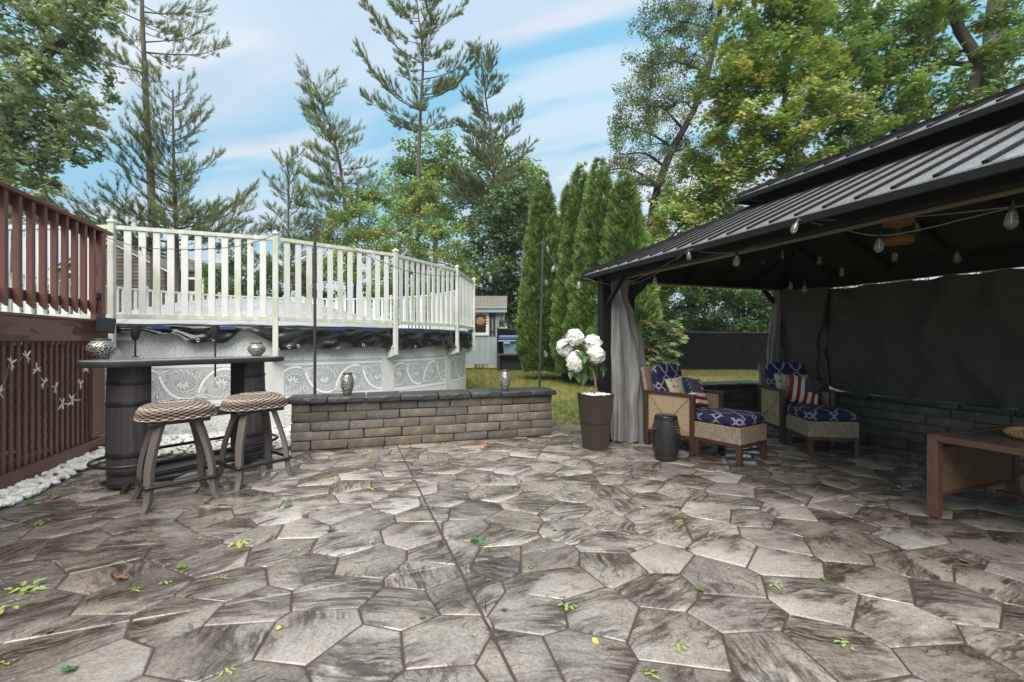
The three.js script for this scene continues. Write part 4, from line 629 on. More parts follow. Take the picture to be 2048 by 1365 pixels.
// ------------------------------------------------------------------ planter, drum, chairs, ottomans, table
{
  const mPl = mat(0xffffff, 0.5, { map: T(256, 256, (u, v) => { const k = 0.9 + 0.25 * fbm(u * 50, v * 50, 50, 50, 3, 601); return [0.042 * k, 0.030 * k, 0.023 * k]; }, true, 0.3) });
  const P = V(2.625, 0, -4.44), t = thing('planter', 'tall tapered dark brown square planter topped with white pebbles', 'planter', [P.x, 0, P.z], 0.06);
  const fr = (y0, y1, a0, a1) => { const g = new THREE.CylinderGeometry(a1 * Math.SQRT2, a0 * Math.SQRT2, y1 - y0, 4, 1, true); g.rotateY(Math.PI / 4); g.translate(0, (y0 + y1) / 2, 0); return toCreasedNormals(g, 0.3); };
  const A = y => 0.10 + 0.047 * y / 0.61;
  part(t, 'body', [uvm(fr(0.0, 0.285, A(0), A(0.285))), uvm(fr(0.292, 0.61, A(0.292), A(0.61)))], mPl); part(t, 'groove', [uvm(fr(0.28, 0.297, A(0.28) - 0.006, A(0.29) - 0.006))], mat([0.012, 0.009, 0.008], 0.6));
  part(t, 'rim', [0, 1, 2, 3].map(k => { const a = k * Math.PI / 2; return mv(bx(0.294, 0.012, 0.014), 0.14 * Math.sin(a), 0.606, 0.14 * Math.cos(a), 0, a); }), mPl);
  part(t, 'soil', [bx(0.27, 0.02, 0.27, 0, 0.575, 0)], mat([0.1, 0.09, 0.08], 0.9));
  R = mulberry(61); const pw = mat([0.82, 0.82, 0.80], 0.5); for (let i = 0; i < 70; i++) { const s = rr(0.014, 0.026), g = new THREE.IcosahedronGeometry(s, 1); part(t, 'pebble', [mv(g.scale(1, 0.7, 0.85), rr(-0.125, 0.125), 0.597 + rr(0, 0.014), rr(-0.125, 0.125), 0, R() * 6)], pw); }
  const h = thing('hydrangea_tree', 'small white hydrangea with five round flower heads growing in the brown planter', 'plant', [P.x, 0.59, P.z]);
  const toL = (x, y, d) => at(x, y, d).sub(V(P.x, 0.59, P.z));
  const stem = mat([0.22, 0.16, 0.09], 0.8), base = V(-0.02, 0, 0), mid = toL(1187, 745, 5.0), top = toL(1180, 722, 5.0);
  part(h, 'stem', [limb([base, toL(1191, 770, 5.0), mid, top], 0.014, 0.009), limb([top, toL(1165, 705, 5.0), toL(1151, 690, 5.0)], 0.006, 0.004), limb([top, toL(1185, 705, 4.98), toL(1186, 695, 5)], 0.006, 0.004), limb([top, toL(1190, 715, 4.96), toL(1194, 711, 4.94)], 0.006, 0.004), limb([top, toL(1160, 722, 4.98), toL(1150, 725, 4.95)], 0.006, 0.004), limb([top, toL(1155, 705, 5.05), toL(1132, 698, 5.08)], 0.006, 0.004)], stem);
  const petal = M([0, 1, 2, 3].map(k => mv(grid(2, 2, (u, v) => { const x = (u - 0.5), y = v; return [x * 0.020 * Math.sin(Math.PI * (0.18 + 0.72 * y)), 0.004 * Math.sin(y * 3) + 0.012 * x * x, y * 0.0165]; }), 0, 0, 0, 0, k * Math.PI / 2)));
  const mPet = phys([0.86, 0.87, 0.83], 0.6, { transmission: 0.25, thickness: 0 });
  for (const [x, y, d, r, sy] of [[1150, 676, 5.0, 0.086, 1], [1130, 696, 5.08, 0.082, 1.05], [1184, 687, 5.02, 0.092, 0.9], [1192, 710, 4.92, 0.088, 1], [1150, 724, 4.93, 0.082, 1.35]]) {
    const c = toL(x, y, d), n = 150, head = [], o = new THREE.Object3D();
    for (let i = 0; i < n; i++) { const z = 1 - 2 * (i + 0.5) / n, a = i * 2.39996, q = Math.sqrt(1 - z * z), dir = V(q * Math.cos(a), z, q * Math.sin(a)), k = r * rr(0.74, 1.04); o.position.set(c.x + dir.x * k, c.y + dir.y * k * sy, c.z + dir.z * k); o.quaternion.setFromUnitVectors(V(0, 1, 0), dir.clone().add(V(rr(-0.4, 0.4), rr(-0.4, 0.4), rr(-0.4, 0.4))).normalize()); o.rotateY(R() * 6); o.scale.setScalar(rr(1.3, 2.0)); o.updateMatrix(); head.push(petal.clone().applyMatrix4(o.matrix)); }
    part(h, 'flower_head', head, mPet);
    part(h, 'flower_core', [mv(new THREE.IcosahedronGeometry(r * 0.5, 2).scale(1, sy, 1), c.x, c.y, c.z)], mPet);
  }
  const leaf = grid(6, 8, (u, v) => { const x = (u - 0.5) * 2, w = 0.04 * Math.pow(Math.sin(Math.PI * Math.pow(v, 0.75)), 0.8); return [x * w, -0.05 * v * v + 0.016 * x * x - 0.004 * Math.cos(x * 20), v * 0.11]; }), mLf = phys([0.055, 0.13, 0.03], 0.45, { transmission: 0.3, thickness: 0 });
  for (const [x, y, d, ry, rx, s] of [[1170, 728, 4.95, 2.6, 0.9, 1.4], [1163, 735, 4.93, 3.4, 1.1, 1.3], [1168, 705, 4.93, 0.6, 0.3, 1.1], [1150, 698, 4.95, 1.9, -0.2, 1.0], [1140, 690, 4.97, 4.4, 0.1, 0.9], [1168, 690, 5.02, 0.2, -0.5, 0.9], [1198, 725, 4.98, 1.2, 0.5, 1.1], [1158, 742, 4.95, 3.0, 1.3, 1.2], [1172, 712, 4.9, 5.6, 0.4, 1.1], [1160, 712, 4.9, 2.2, 0.7, 1.2], [1176, 735, 4.92, 1.2, 0.9, 1.3], [1152, 705, 4.9, 0.3, 0.2, 1.0], [1180, 720, 4.9, 4.0, 0.6, 1.2], [1166, 748, 4.95, 2.4, 1.2, 1.2], [1145, 742, 4.92, 5.2, 0.9, 0.9], [1200, 735, 4.95, 0.6, 0.9, 1.0]]) { const m = part(h, 'leaf', leaf, mLf); m.position.copy(toL(x, y, d)); m.rotation.set(rx, ry, 0, 'YXZ'); m.scale.setScalar(s); }
}
{ // pierced black drum stool
  const t = thing('drum_stool', 'black pierced metal drum stool on the patio in front of the left chair', 'stool', [3.06, 0, -3.79]);
  const pt = T(512, 256, (u, v) => { const X = u * 34, Y = v * 15, row = Math.floor(Y), x = X + (row % 2) * 0.5, fx = x - Math.floor(x) - 0.5, fy = Y - row - 0.5, d = Math.hypot(fx * 1.0, fy) + 0.12 * Math.sin(Math.atan2(fy, fx) * 4); const hole = d < 0.27 ? 0 : 1; return [hole, hole, hole]; }, false, 1);
  part(t, 'side', [lathe([[0.112, 0.05], [0.128, 0.1], [0.139, 0.17], [0.142, 0.225], [0.139, 0.28], [0.128, 0.35], [0.114, 0.405]], 56)], mat([0.05, 0.05, 0.052], 0.26, { metalness: 0.6, alphaMap: pt, alphaTest: 0.5 }));
  part(t, 'foot_ring', [lathe([[0.10, 0], [0.106, 0], [0.113, 0.052], [0.109, 0.052], [0.10, 0]], 48)], mBlack); part(t, 'top', [lathe([[0.111, 0.4], [0.115, 0.404], [0.111, 0.44], [0.104, 0.452], [0.06, 0.456], [0, 0.456]], 48)], phys([0.016, 0.016, 0.018], 0.18, {}));
}
const chairWood = woodT(611, [0.030, 0.016, 0.011], [0.085, 0.043, 0.030], 12);
const mCW = mat(0xffffff, 0.42, { map: turned(chairWood) }), mCWH = mat(0xffffff, 0.42, { map: chairWood });
const wickerT = T(256, 256, (u, v) => { const X = u * 16, Y = v * 20, i = Math.floor(X), ph = (i % 2) * 0.5, y = Y + ph * 2 * 0.5, fy = y - Math.floor(y), fx = X - i, s = Math.pow(Math.sin(Math.PI * fy), 0.6) * (0.55 + 0.45 * Math.sin(Math.PI * fx)), n = 0.8 + 0.4 * hash(i, Math.floor(y) % 20, 9); const k = (0.25 + 0.75 * s) * n; return [0.40 * k, 0.315 * k, 0.225 * k]; }, true, 0.40);
const wickerB = T(256, 256, (u, v) => { const X = u * 16, Y = v * 20, i = Math.floor(X), y = Y + (i % 2) * 0.5, fy = y - Math.floor(y), fx = X - i; return Math.pow(Math.sin(Math.PI * fy), 0.6) * (0.45 + 0.55 * Math.sin(Math.PI * fx)); }, false, 0.40);
const mWicker = mat(0xffffff, 0.6, { map: wickerT, bumpMap: wickerB, bumpScale: 0.004 });
const ropeT = T(256, 64, (u, v) => { const f = u * 32 - Math.floor(u * 32), k = (0.5 + 0.5 * Math.pow(Math.sin(Math.PI * f), 0.7)) * (0.85 + 0.3 * hash(Math.floor(u * 32), 3, 8)); return [0.50 * k, 0.375 * k, 0.225 * k]; }, true, 0.24), ropeB = T(256, 16, u => Math.pow(Math.sin(Math.PI * (u * 32 - Math.floor(u * 32))), 0.6), false, 0.24);
const mRopeV = mat(0xffffff, 0.7, { map: ropeT, bumpMap: ropeB, bumpScale: 0.0025 }), mRopeH = mat(0xffffff, 0.7, { map: turned(ropeT), bumpMap: turned(ropeB), bumpScale: 0.0025 });
const trellis = T(512, 512, (u, v) => { // white ogee trellis on navy
  let d = 9; for (const s of [-1, 1]) for (const o of [-1, 0, 1]) { const c = 0.5 + o + s * (0.25 + 0.19 * Math.cos(v * 2 * Math.PI) + 0.055 * Math.cos(v * 6 * Math.PI)); d = Math.min(d, Math.abs(u - c)); }
  const sl = 1 + 1.5 * Math.abs(Math.sin(v * 2 * Math.PI)); d /= Math.sqrt(sl); const w = Math.max(sst(0.013, 0.02, d) * (1 - sst(0.036, 0.043, d)), 0) * 0.92; const n = 0.85 + 0.3 * hash(Math.floor(u * 512), Math.floor(v * 512), 4); return [lerp(0.012 * n, 0.62, w), lerp(0.011 * n, 0.60, w), lerp(0.058 * n, 0.66, w)];
}, true, 0.20, 0.26);
const mTrel = mat(0xffffff, 0.8, { map: trellis });
function cushion(w, h, d, puff = 0.3) { // a soft box, crowned on both faces
  const b = new THREE.SphereGeometry(1, 48, 28), q = b.attributes.position;
  for (let i = 0; i < q.count; i++) {
    const x = q.getX(i), y = q.getY(i), z = q.getZ(i), hy = Math.hypot(x, z), l = Math.max(hy, 1e-6), k = hy > 1e-5 ? Math.pow(hy, 0.28) : 0;
    const e = hy > 1e-5 ? Math.pow(Math.pow(Math.abs(x / l), 7) + Math.pow(Math.abs(z / l), 7), -1 / 7) : 0, X = x / l * e * k, Z = z / l * e * k;
    q.setXYZ(i, X * w / 2, Math.sign(y) * Math.pow(Math.abs(y), 0.55) * h / 2 * (1 + puff * (1 - Math.max(X * X, Z * Z))) / (1 + puff * 0.5), Z * d / 2);
  }
  b.computeVertexNormals(); return uvm(toCreasedNormals(b, 2.5));
}
function pillow(w, h, th) { const f = s => grid(22, 22, (u, v) => { const x = u * 2 - 1, y = v * 2 - 1, e = (1 - Math.pow(Math.abs(x), 2.4)) * (1 - Math.pow(Math.abs(y), 2.4)), pin = 1 - 0.09 * (1 - Math.abs(y)) * x * x, pin2 = 1 - 0.09 * (1 - Math.abs(x)) * y * y; return [x * w / 2 * pin, y * h / 2 * pin2, s * th / 2 * Math.pow(Math.max(e, 0), 0.42) + 0.006 * Math.sin(x * 5 + y * 3), u, v]; }); return M([f(1), f(-1)]); }
const star = (c, x, y, r, rot = 0) => { c.beginPath(); for (let i = 0; i < 10; i++) { const a = rot - Math.PI / 2 + i * Math.PI / 5, q = i % 2 ? r * 0.4 : r; i ? c.lineTo(x + q * Math.cos(a), y + q * Math.sin(a)) : c.moveTo(x + q * Math.cos(a), y + q * Math.sin(a)); } c.closePath(); c.fill(); };
const flagT = (() => { const c = document.createElement('canvas'); c.width = c.height = 512; const x = c.getContext('2d'); for (let i = 0; i < 9; i++) { x.fillStyle = i % 2 ? '#d8d2c6' : '#8e1b24'; x.fillRect(0, i * 57, 512, 58); } x.fillStyle = '#16233f'; x.fillRect(0, 0, 300, 285); x.fillStyle = '#d6d2c8'; for (let r = 0; r < 9; r++) for (let k = 0; k < 6 - (r % 2); k++) star(x, 26 + k * 50 + (r % 2) * 25, 18 + r * 31, 12); return setup(new THREE.CanvasTexture(c), true); })();
const starT = (() => { const c = document.createElement('canvas'); c.width = c.height = 512; const x = c.getContext('2d'), r = mulberry(77); x.fillStyle = '#bdb29b'; x.fillRect(0, 0, 512, 512); for (let i = 0; i < 900; i++) { x.fillStyle = `rgba(${150 + r() * 60},${140 + r() * 50},${110 + r() * 50},.25)`; x.fillRect(r() * 512, r() * 512, 20 * r(), 2); } for (let i = 0; i < 22; i++) { x.fillStyle = i % 3 ? '#8a2327' : '#2c3550'; star(x, 40 + (i % 5) * 105 + r() * 40, 40 + Math.floor(i / 5) * 105 + r() * 40, 20 + r() * 16, r() * 2); } return setup(new THREE.CanvasTexture(c), true); })();
const mFlag = mat(0xffffff, 0.85, { map: flagT }), mStar = mat(0xffffff, 0.85, { map: starT });
{
  const W = 0.58, D = 0.64, AH = 0.635;
  const chair = label => {
    const t = thing('lounge_chair', label, 'chair', [0, 0, 0], 0, undefined); // local +z is the front
    for (const s of [-1, 1]) {
      part(t, 'front_leg', [rb(0.045, AH - 0.03, 0.05, 0.004, s * (W / 2 - 0.022), (AH - 0.03) / 2, D / 2 - 0.025)], mCW); part(t, 'back_leg', [rb(0.045, AH - 0.03, 0.05, 0.004, s * (W / 2 - 0.022), (AH - 0.03) / 2, -D / 2 + 0.025)], mCW);
      part(t, 'arm_rest', [rb(0.055, 0.032, D + 0.02, 0.005, s * (W / 2 - 0.022), AH - 0.016, 0)], mCWH);
      part(t, 'side_rail', [rb(0.036, 0.035, D - 0.1, 0.004, s * (W / 2 - 0.022), 0.17, 0)], mCWH);
      const x = s * (W / 2 - 0.012), z0 = -D / 2 + 0.05, z1 = D / 2 - 0.05, y0 = 0.19, y1 = AH - 0.032, zc = (z0 + z1) / 2, a = 0.07, yl = lerp(y0, y1, 0.36), yh = lerp(y0, y1, 0.5), tri = (pts, m) => { const g = new THREE.BufferGeometry(), pos = []; for (let i = 1; i < pts.length - 1; i++) for (const q of [pts[0], pts[i], pts[i + 1]]) pos.push(...q); g.setAttribute('position', new THREE.Float32BufferAttribute(pos, 3)); g.computeVertexNormals(); part(t, 'side_panel', [uvm(g)], m); };
      const o = x + s * 0.006, i0 = x - s * 0.002; // hourglass of wound cord: two upright fields, two lying ones
      tri([[i0, y1, z0], [i0, y1, z1], [o, yh, zc + a], [o, yh, zc - a]], mRopeV); tri([[i0, y0, z0], [o, yl, zc - a], [o, yl, zc + a], [i0, y0, z1]], mRopeV); tri([[o, yh, zc - a], [o, yh, zc + a], [o, yl, zc + a], [o, yl, zc - a]], mRopeV);
      tri([[i0, y0, z0], [i0, y1, z0], [o, yh, zc - a], [o, yl, zc - a]], mRopeH); tri([[i0, y0, z1], [o, yl, zc + a], [o, yh, zc + a], [i0, y1, z1]], mRopeH);
      part(t, 'cord', [[[y1, z0], [yh, zc - a]], [[y1, z1], [yh, zc + a]], [[y0, z0], [yl, zc - a]], [[y0, z1], [yl, zc + a]], [[yh, zc - a], [yh, zc + a]], [[yl, zc - a], [yl, zc + a]]].map(([p, q]) => tube([[i0 + s * 0.003, p[0], p[1]], [o + s * 0.003, q[0], q[1]]], 0.0075, 4, 6)), mRopeV);
      part(t, 'inner_panel', [bx(0.012, y1 - y0, D - 0.1, s * (W / 2 - 0.04), (y0 + y1) / 2, 0)], mWicker);
    }
    part(t, 'seat_box', [rb(W - 0.09, 0.15, D - 0.06, 0.012, 0, 0.265, 0)], mWicker); part(t, 'front_rail', [rb(W - 0.09, 0.03, 0.03, 0.004, 0, 0.175, D / 2 - 0.03)], mCWH);
    part(t, 'backrest', [mv(rb(W - 0.03, 0.56, 0.045, 0.015), 0, 0.62, -D / 2 + 0.0, -0.2)], mWicker);
    part(t, 'seat_cushion', [mv(cushion(W - 0.1, 0.12, D - 0.08), 0, 0.395, 0.03)], mTrel);
    part(t, 'back_cushion', [mv(cushion(W - 0.10, 0.12, 0.50), 0, 0.0, 0, Math.PI / 2 - 0.2).translate(0, 0.68, -D / 2 + 0.115)], mTrel);
    return t;
  };
  const ott = label => {
    const t = thing('ottoman', label, 'ottoman', [0, 0, 0]), w = 0.49, d = 0.50;
    for (const sx of [-1, 1]) for (const sz of [-1, 1]) part(t, 'leg', [rb(0.048, 0.19, 0.048, 0.004, sx * (w / 2 - 0.024), 0.095, sz * (d / 2 - 0.024))], mCW);
    part(t, 'frame_rail', [rb(w - 0.09, 0.035, 0.03, 0.004, 0, 0.178, d / 2 - 0.02), rb(w - 0.09, 0.035, 0.03, 0.004, 0, 0.178, -d / 2 + 0.02), rb(0.03, 0.035, d - 0.09, 0.004, w / 2 - 0.02, 0.178, 0), rb(0.03, 0.035, d - 0.09, 0.004, -w / 2 + 0.02, 0.178, 0)], mCWH);
    part(t, 'wicker_box', [rb(w, 0.165, d, 0.01, 0, 0.278, 0)], mWicker); part(t, 'cushion', [mv(cushion(w + 0.015, 0.125, d + 0.015), 0, 0.415, 0)], mTrel); return t;
  };
  const f1 = Math.atan2(0.24, 0.97), f2 = Math.atan2(-0.46, 0.89);
  const c1 = chair('wicker lounge chair with navy trellis cushions beside the grey curtain and black drum'); c1.position.set(3.63, 0, -4.19); c1.rotation.y = f1; c1.userData.group = 'lounge chairs';
  copyOf(c1, 'lounge_chair', 'wicker lounge chair with navy trellis cushions in the far corner of the gazebo', [5.17, 0, -4.03], f2);
  const o1 = ott('wicker ottoman with navy trellis cushion before the left chair, next to the drum'); o1.position.set(3.735, 0, -3.63); o1.rotation.y = f1; o1.userData.group = 'ottomans';
  copyOf(o1, 'ottoman', 'wicker ottoman with navy trellis cushion before the far corner chair', [4.885, 0, -3.50], f2);
  const put = (name, label, chairPos, f, lx, ly, lz, rx, ry, rz, geo, m) => { const q = V(lx, ly, lz).applyAxisAngle(V(0, 1, 0), f).add(V(...chairPos)); const g = thing(name, label, 'pillow', [q.x, q.y, q.z], 0); g.rotation.set(rx, f + ry, rz, 'YXZ'); part(g, 'cover', geo, m); };
  const pg = pillow(0.36, 0.36, 0.13), ps = pillow(0.40, 0.34, 0.12);
  put('throw_pillow', 'cream pillow with red and blue stars standing behind the flag pillow on the left chair', [3.63, 0, -4.19], f1, 0.02, 0.625, -0.06, -0.30, 0.0, 0.10, ps, mStar);
  put('throw_pillow', 'flag pillow with white stars on blue and red stripes, upright on the left chair', [3.63, 0, -4.19], f1, 0.10, 0.61, 0.08, -0.38, 0.15, -0.16, pg, mFlag);
  put('throw_pillow', 'cream pillow with red stars standing behind the flag pillow on the corner chair', [5.17, 0, -4.03], f2, 0.0, 0.625, -0.06, -0.30, 0.0, -0.05, ps, mStar);
  put('throw_pillow', 'flag pillow lying tilted with its red stripes to the left on the corner chair', [5.17, 0, -4.03], f2, 0.07, 0.60, 0.09, -0.42, -0.05, -1.82, pg, mFlag);
}
{ // coffee table with woven ends and a rattan tray
  const tw = woodT(631, [0.060, 0.029, 0.020], [0.155, 0.078, 0.055], 12), mT = mat(0xffffff, 0.4, { map: turned(tw) }), mTH = mat(0xffffff, 0.4, { map: tw });
  const x0 = 3.765, x1 = 4.78, z0 = -1.955, z1 = -0.85, H = 0.56, t = thing('patio_table', 'brown patio table with woven end panel at the right edge of the picture', 'table', [(x0 + x1) / 2, 0, (z0 + z1) / 2]), w = (x1 - x0) / 2, d = (z1 - z0) / 2;
  for (const sx of [-1, 1]) for (const sz of [-1, 1]) part(t, 'leg', [rb(0.062, H - 0.04, 0.062, 0.004, sx * (w - 0.031), (H - 0.04) / 2, sz * (d - 0.031))], mT);
  part(t, 'apron', [rb(0.062, 0.042, 2 * d, 0.004, -w + 0.031, H - 0.021, 0), rb(0.062, 0.042, 2 * d, 0.004, w - 0.031, H - 0.021, 0), rb(2 * w - 0.124, 0.042, 0.062, 0.004, 0, H - 0.021, -d + 0.031), rb(2 * w - 0.124, 0.042, 0.062, 0.004, 0, H - 0.021, d - 0.031)], mTH);
  part(t, 'table_top', [bx(2 * w - 0.124, 0.02, 2 * d - 0.124, 0, H - 0.014, 0)], mat(0xffffff, 0.32, { map: T(256, 256, (u, v) => { const k = 0.055 + 0.04 * fbm(u * 4, v * 14, 4, 14, 4, 641); return [k, k * 0.9, k * 0.8]; }, true, 0.8) }));
  const wp = mat(col(0.62, 0.5, 0.42), 0.45, { map: wickerT, bumpMap: wickerB, bumpScale: 0.005 });
  for (const s of [-1, 1]) { part(t, 'woven_panel', [bx(2 * w - 0.124, 0.30, 0.02, 0, 0.31, s * (d - 0.031))], wp); part(t, 'panel_rail', [rb(2 * w - 0.124, 0.022, 0.04, 0.004, 0, 0.15, s * (d - 0.031)), rb(2 * w - 0.124, 0.022, 0.04, 0.004, 0, 0.465, s * (d - 0.031))], mTH); }
  part(t, 'stretcher', [rb(0.04, 0.035, 2 * d - 0.124, 0.004, 0.2, 0.10, 0), ], mTH);
  const tr = thing('rattan_tray', 'round woven rattan tray lying on the brown patio table', 'tray', [4.30, H, -1.56]); const rat = mat(0xffffff, 0.55, { map: T(256, 128, (u, v) => { const k = 0.7 + 0.5 * fbm(u * 24, v * 20, 24, 20, 3, 651); return [0.42 * k, 0.25 * k, 0.10 * k]; }, true, 1) });
  part(tr, 'base', [cyl(0.19, 0.19, 0.01, 0, 0.006, 0, 40)], rat);
  for (const ph of [0, 2.1, 4.2]) { const pts = []; for (let i = 0; i < 120; i++) { const a = i / 120 * 2 * Math.PI, q = a * 14 + ph; pts.push(V((0.185 + 0.016 * Math.cos(q)) * Math.cos(a), 0.028 + 0.013 * Math.sin(q), (0.185 + 0.016 * Math.cos(q)) * Math.sin(a))); } part(tr, 'braid', [new THREE.TubeGeometry(new THREE.CatmullRomCurve3(pts, true), 240, 0.011, 6, true)], rat); }
  part(tr, 'glass_plate', [cyl(0.12, 0.12, 0.006, 0, 0.018, 0, 36)], phys([0.25, 0.27, 0.28], 0.1, {}));
}

// ------------------------------------------------------------------ behind the pool: shed, house, screen fence, bin
const boardT = woodT(701, [0.25, 0.30, 0.345], [0.38, 0.435, 0.48], 10);
const mBoard = mat(0xffffff, 0.75, { map: turned(boardT) }), mWhite = mat([0.72, 0.72, 0.70], 0.5), mDark = mat([0.025, 0.026, 0.028], 0.5);
const shingle = (seed, a, b, size) => T(256, 256, (u, v) => { const n = hash(Math.floor(u * 12), Math.floor(v * 8), seed) * 0.6 + 0.4 * fbm(u * 40, v * 6, 40, 6, 3, seed), m = fbm(u * 4, v * 4, 4, 4, 3, seed + 5), t = clamp(0.6 * n + 0.4 * m); return [lerp(a[0], b[0], t), lerp(a[1], b[1], t), lerp(a[2], b[2], t)]; }, true, size);
const pane = phys([0.02, 0.022, 0.024], 0.06, { ior: 1.5 });
{
  R = mulberry(121);
  const p0 = atH(817, 739, 0), p1 = atH(1007, 739, 0), s = V(p0.x, 0, p0.z), e = V(p1.x, 0, p1.z), L = s.distanceTo(e), turn = Math.atan2(-(e.z - s.z), e.x - s.x), H = 2.50, D = 3.0, RZ = 0.62;
  const t = thing('garden_shed', 'pale blue-grey board shed with a shingled roof and a sun ornament in its window', 'shed', [s.x, 0, s.z], turn); // local x along the front, front faces +z
  const n = Math.round(L / 0.26); for (let i = 0; i < n; i++) part(t, 'wall_board', [rb(L / n - 0.012, H - 0.22, 0.03, 0.003, (i + 0.5) * L / n, 0.22 + (H - 0.22) / 2, 0)], mBoard);
  part(t, 'wall', [bx(L, H - 0.2, 0.05, L / 2, 0.2 + (H - 0.2) / 2, -0.03), bx(0.05, H - 0.2, D, 0.0, 0.2 + (H - 0.2) / 2, -D / 2), bx(0.05, H - 0.2, D, L, 0.2 + (H - 0.2) / 2, -D / 2), bx(L, H - 0.2, 0.05, L / 2, 0.2 + (H - 0.2) / 2, -D)], mat([0.30, 0.32, 0.34], 0.8));
  { const g = new THREE.BufferGeometry(), k = []; for (const x of [0, L]) k.push(x, H, 0.02, x, H, -D - 0.02, x, H + RZ, -D / 2); g.setAttribute('position', new THREE.Float32BufferAttribute(k, 3)); g.setIndex([0, 1, 2, 3, 5, 4]); part(t, 'gable', [uvm(g.toNonIndexed())], mBoard); }
  part(t, 'corner_trim', [rb(0.10, H - 0.22, 0.045, 0.004, L - 0.04, 0.22 + (H - 0.22) / 2, 0.01)], mBoard);
  part(t, 'sill_board', [rb(L + 0.05, 0.16, 0.06, 0.01, L / 2, 0.12, 0.02)], mat(0xffffff, 0.8, { map: T(256, 128, (u, v) => { const m = sst(0.45, 0.65, fbm(u * 8, v * 3, 8, 3, 4, 710)); return [lerp(0.40, 0.12, m), lerp(0.39, 0.11, m), lerp(0.34, 0.06, m)]; }, true, 1) }));
  part(t, 'fascia', [rb(L + 0.3, 0.24, 0.035, 0.004, L / 2, H + 0.03, 0.24)], mat([0.27, 0.32, 0.36], 0.7)); part(t, 'soffit', [bx(L + 0.3, 0.02, 0.24, L / 2, H - 0.02, 0.12)], mat([0.3, 0.31, 0.32], 0.8));
  const mSh = mat(0xffffff, 0.9, { map: shingle(720, [0.10, 0.095, 0.08], [0.27, 0.255, 0.225], 0.9) }), sl = Math.atan2(0.70, D / 2 + 0.27), rl = Math.hypot(D / 2 + 0.27, 0.70), rows = 11;
  const roof = part(t, 'roof', [mv(bx(L + 0.3, 0.03, rl, 0, 0, 0, 0), 0, 0, 0, sl).translate(L / 2, H + 0.40, -D / 4 + 0.135), mv(bx(L + 0.3, 0.03, rl, 0, 0, 0, 0), 0, 0, 0, -sl).translate(L / 2, H + 0.40, -3 * D / 4 - 0.135)], mSh);
  for (let r = 0; r < rows; r++) { const q = (r + 0.5) / rows, z = lerp(0.27, -D / 2, q), y = H + 0.05 + 0.025 + lerp(0, 0.70, q); const row = []; for (let x = -0.15; x < L + 0.14;) { const w = Math.min(x < -0.1 && r % 2 ? 0.15 : 0.3, L + 0.15 - x); row.push(bx(w - 0.008, 0.012, rl / rows + 0.03, x + w / 2, y + rr(0, 0.008), z, sl - 0.05)); x += w; } part(roof, 'shingle_row', row, mSh); }
  const W0 = (px) => (px - 817) / (1007 - 817) * L, hy = y => EYE + (683 - y) * 19.5 / FOC;
  const x0 = W0(930), x1 = W0(978), y0 = hy(672), y1 = hy(626), cx = (x0 + x1) / 2, cy = (y0 + y1) / 2;
  const win = part(t, 'window', [rb(0.13, y1 - y0, 0.06, 0.006, x0 + 0.065, cy, 0.035), rb(0.13, y1 - y0, 0.06, 0.006, x1 - 0.065, cy, 0.035), rb(x1 - x0 - 0.26, 0.12, 0.06, 0.006, cx, y0 + 0.06, 0.035), rb(x1 - x0 - 0.26, 0.12, 0.06, 0.006, cx, y1 - 0.06, 0.035)], mWhite);
  part(win, 'pane', [bx(x1 - x0 - 0.26, y1 - y0 - 0.24, 0.01, cx, cy, 0.022)], pane);
  const shx = W0(985); for (const o of [-0.075, 0.075]) part(t, 'shutter', [rb(0.10, y1 - y0 + 0.05, 0.03, 0.004, shx + o, cy, 0.032)], mDark); part(t, 'shutter_bar', [rb(0.2, 0.09, 0.02, 0.004, shx, cy + 0.32, 0.045), rb(0.2, 0.09, 0.02, 0.004, shx, cy - 0.32, 0.045)], mDark);
  const sun_ = thing('sun_ornament', 'round orange sun face ornament with dark rays hanging in the shed window', 'ornament', [0, 0, 0], turn); { const q = V(W0(961), cy + 0.12, 0.06).applyAxisAngle(V(0, 1, 0), turn); sun_.position.set(q.x + s.x, q.y, q.z + s.z); }
  part(sun_, 'disc', [mv(new THREE.SphereGeometry(0.20, 24, 14).scale(1, 1, 0.3), 0, 0, 0), mv(new THREE.SphereGeometry(0.03, 10, 8), 0, -0.01, 0.06), mv(new THREE.TorusGeometry(0.07, 0.012, 6, 16, Math.PI), 0, -0.05, 0.055, 0, 0, Math.PI)], mat([0.36, 0.20, 0.11], 0.7));
  for (let k = 0; k < 16; k++) { const a = k / 16 * 6.283; part(sun_, 'ray', [mv(new THREE.ConeGeometry(0.035, k % 2 ? 0.26 : 0.20, 4).translate(0, 0.32, 0), 0, 0, 0, 0, 0, a)], mat([0.14, 0.05, 0.025], 0.6)); }
  part(sun_, 'eye', [mv(new THREE.SphereGeometry(0.02, 8, 6), -0.07, 0.05, 0.055), mv(new THREE.SphereGeometry(0.02, 8, 6), 0.07, 0.05, 0.055)], mDark);
  const bh = thing('wall_lantern', 'small dark lantern hanging at the right corner of the shed', 'lantern', [0, 0, 0], turn); { const q = V(W0(1003), hy(650), 0.12).applyAxisAngle(V(0, 1, 0), turn); bh.position.set(q.x + s.x, q.y, q.z + s.z); }
  part(bh, 'body', [cyl(0.10, 0.08, 0.24, 0, 0, 0, 8)], mDark); part(bh, 'roof', [mv(new THREE.ConeGeometry(0.13, 0.16, 8), 0, 0.2, 0)], mDark); part(bh, 'base', [rb(0.24, 0.07, 0.2, 0.01, 0, -0.15, 0)], mat([0.42, 0.32, 0.14], 0.7)); part(bh, 'bracket', [tube([[0, 0.28, 0], [0, 0.40, -0.02], [0, 0.42, -0.12]], 0.012)], mDark);
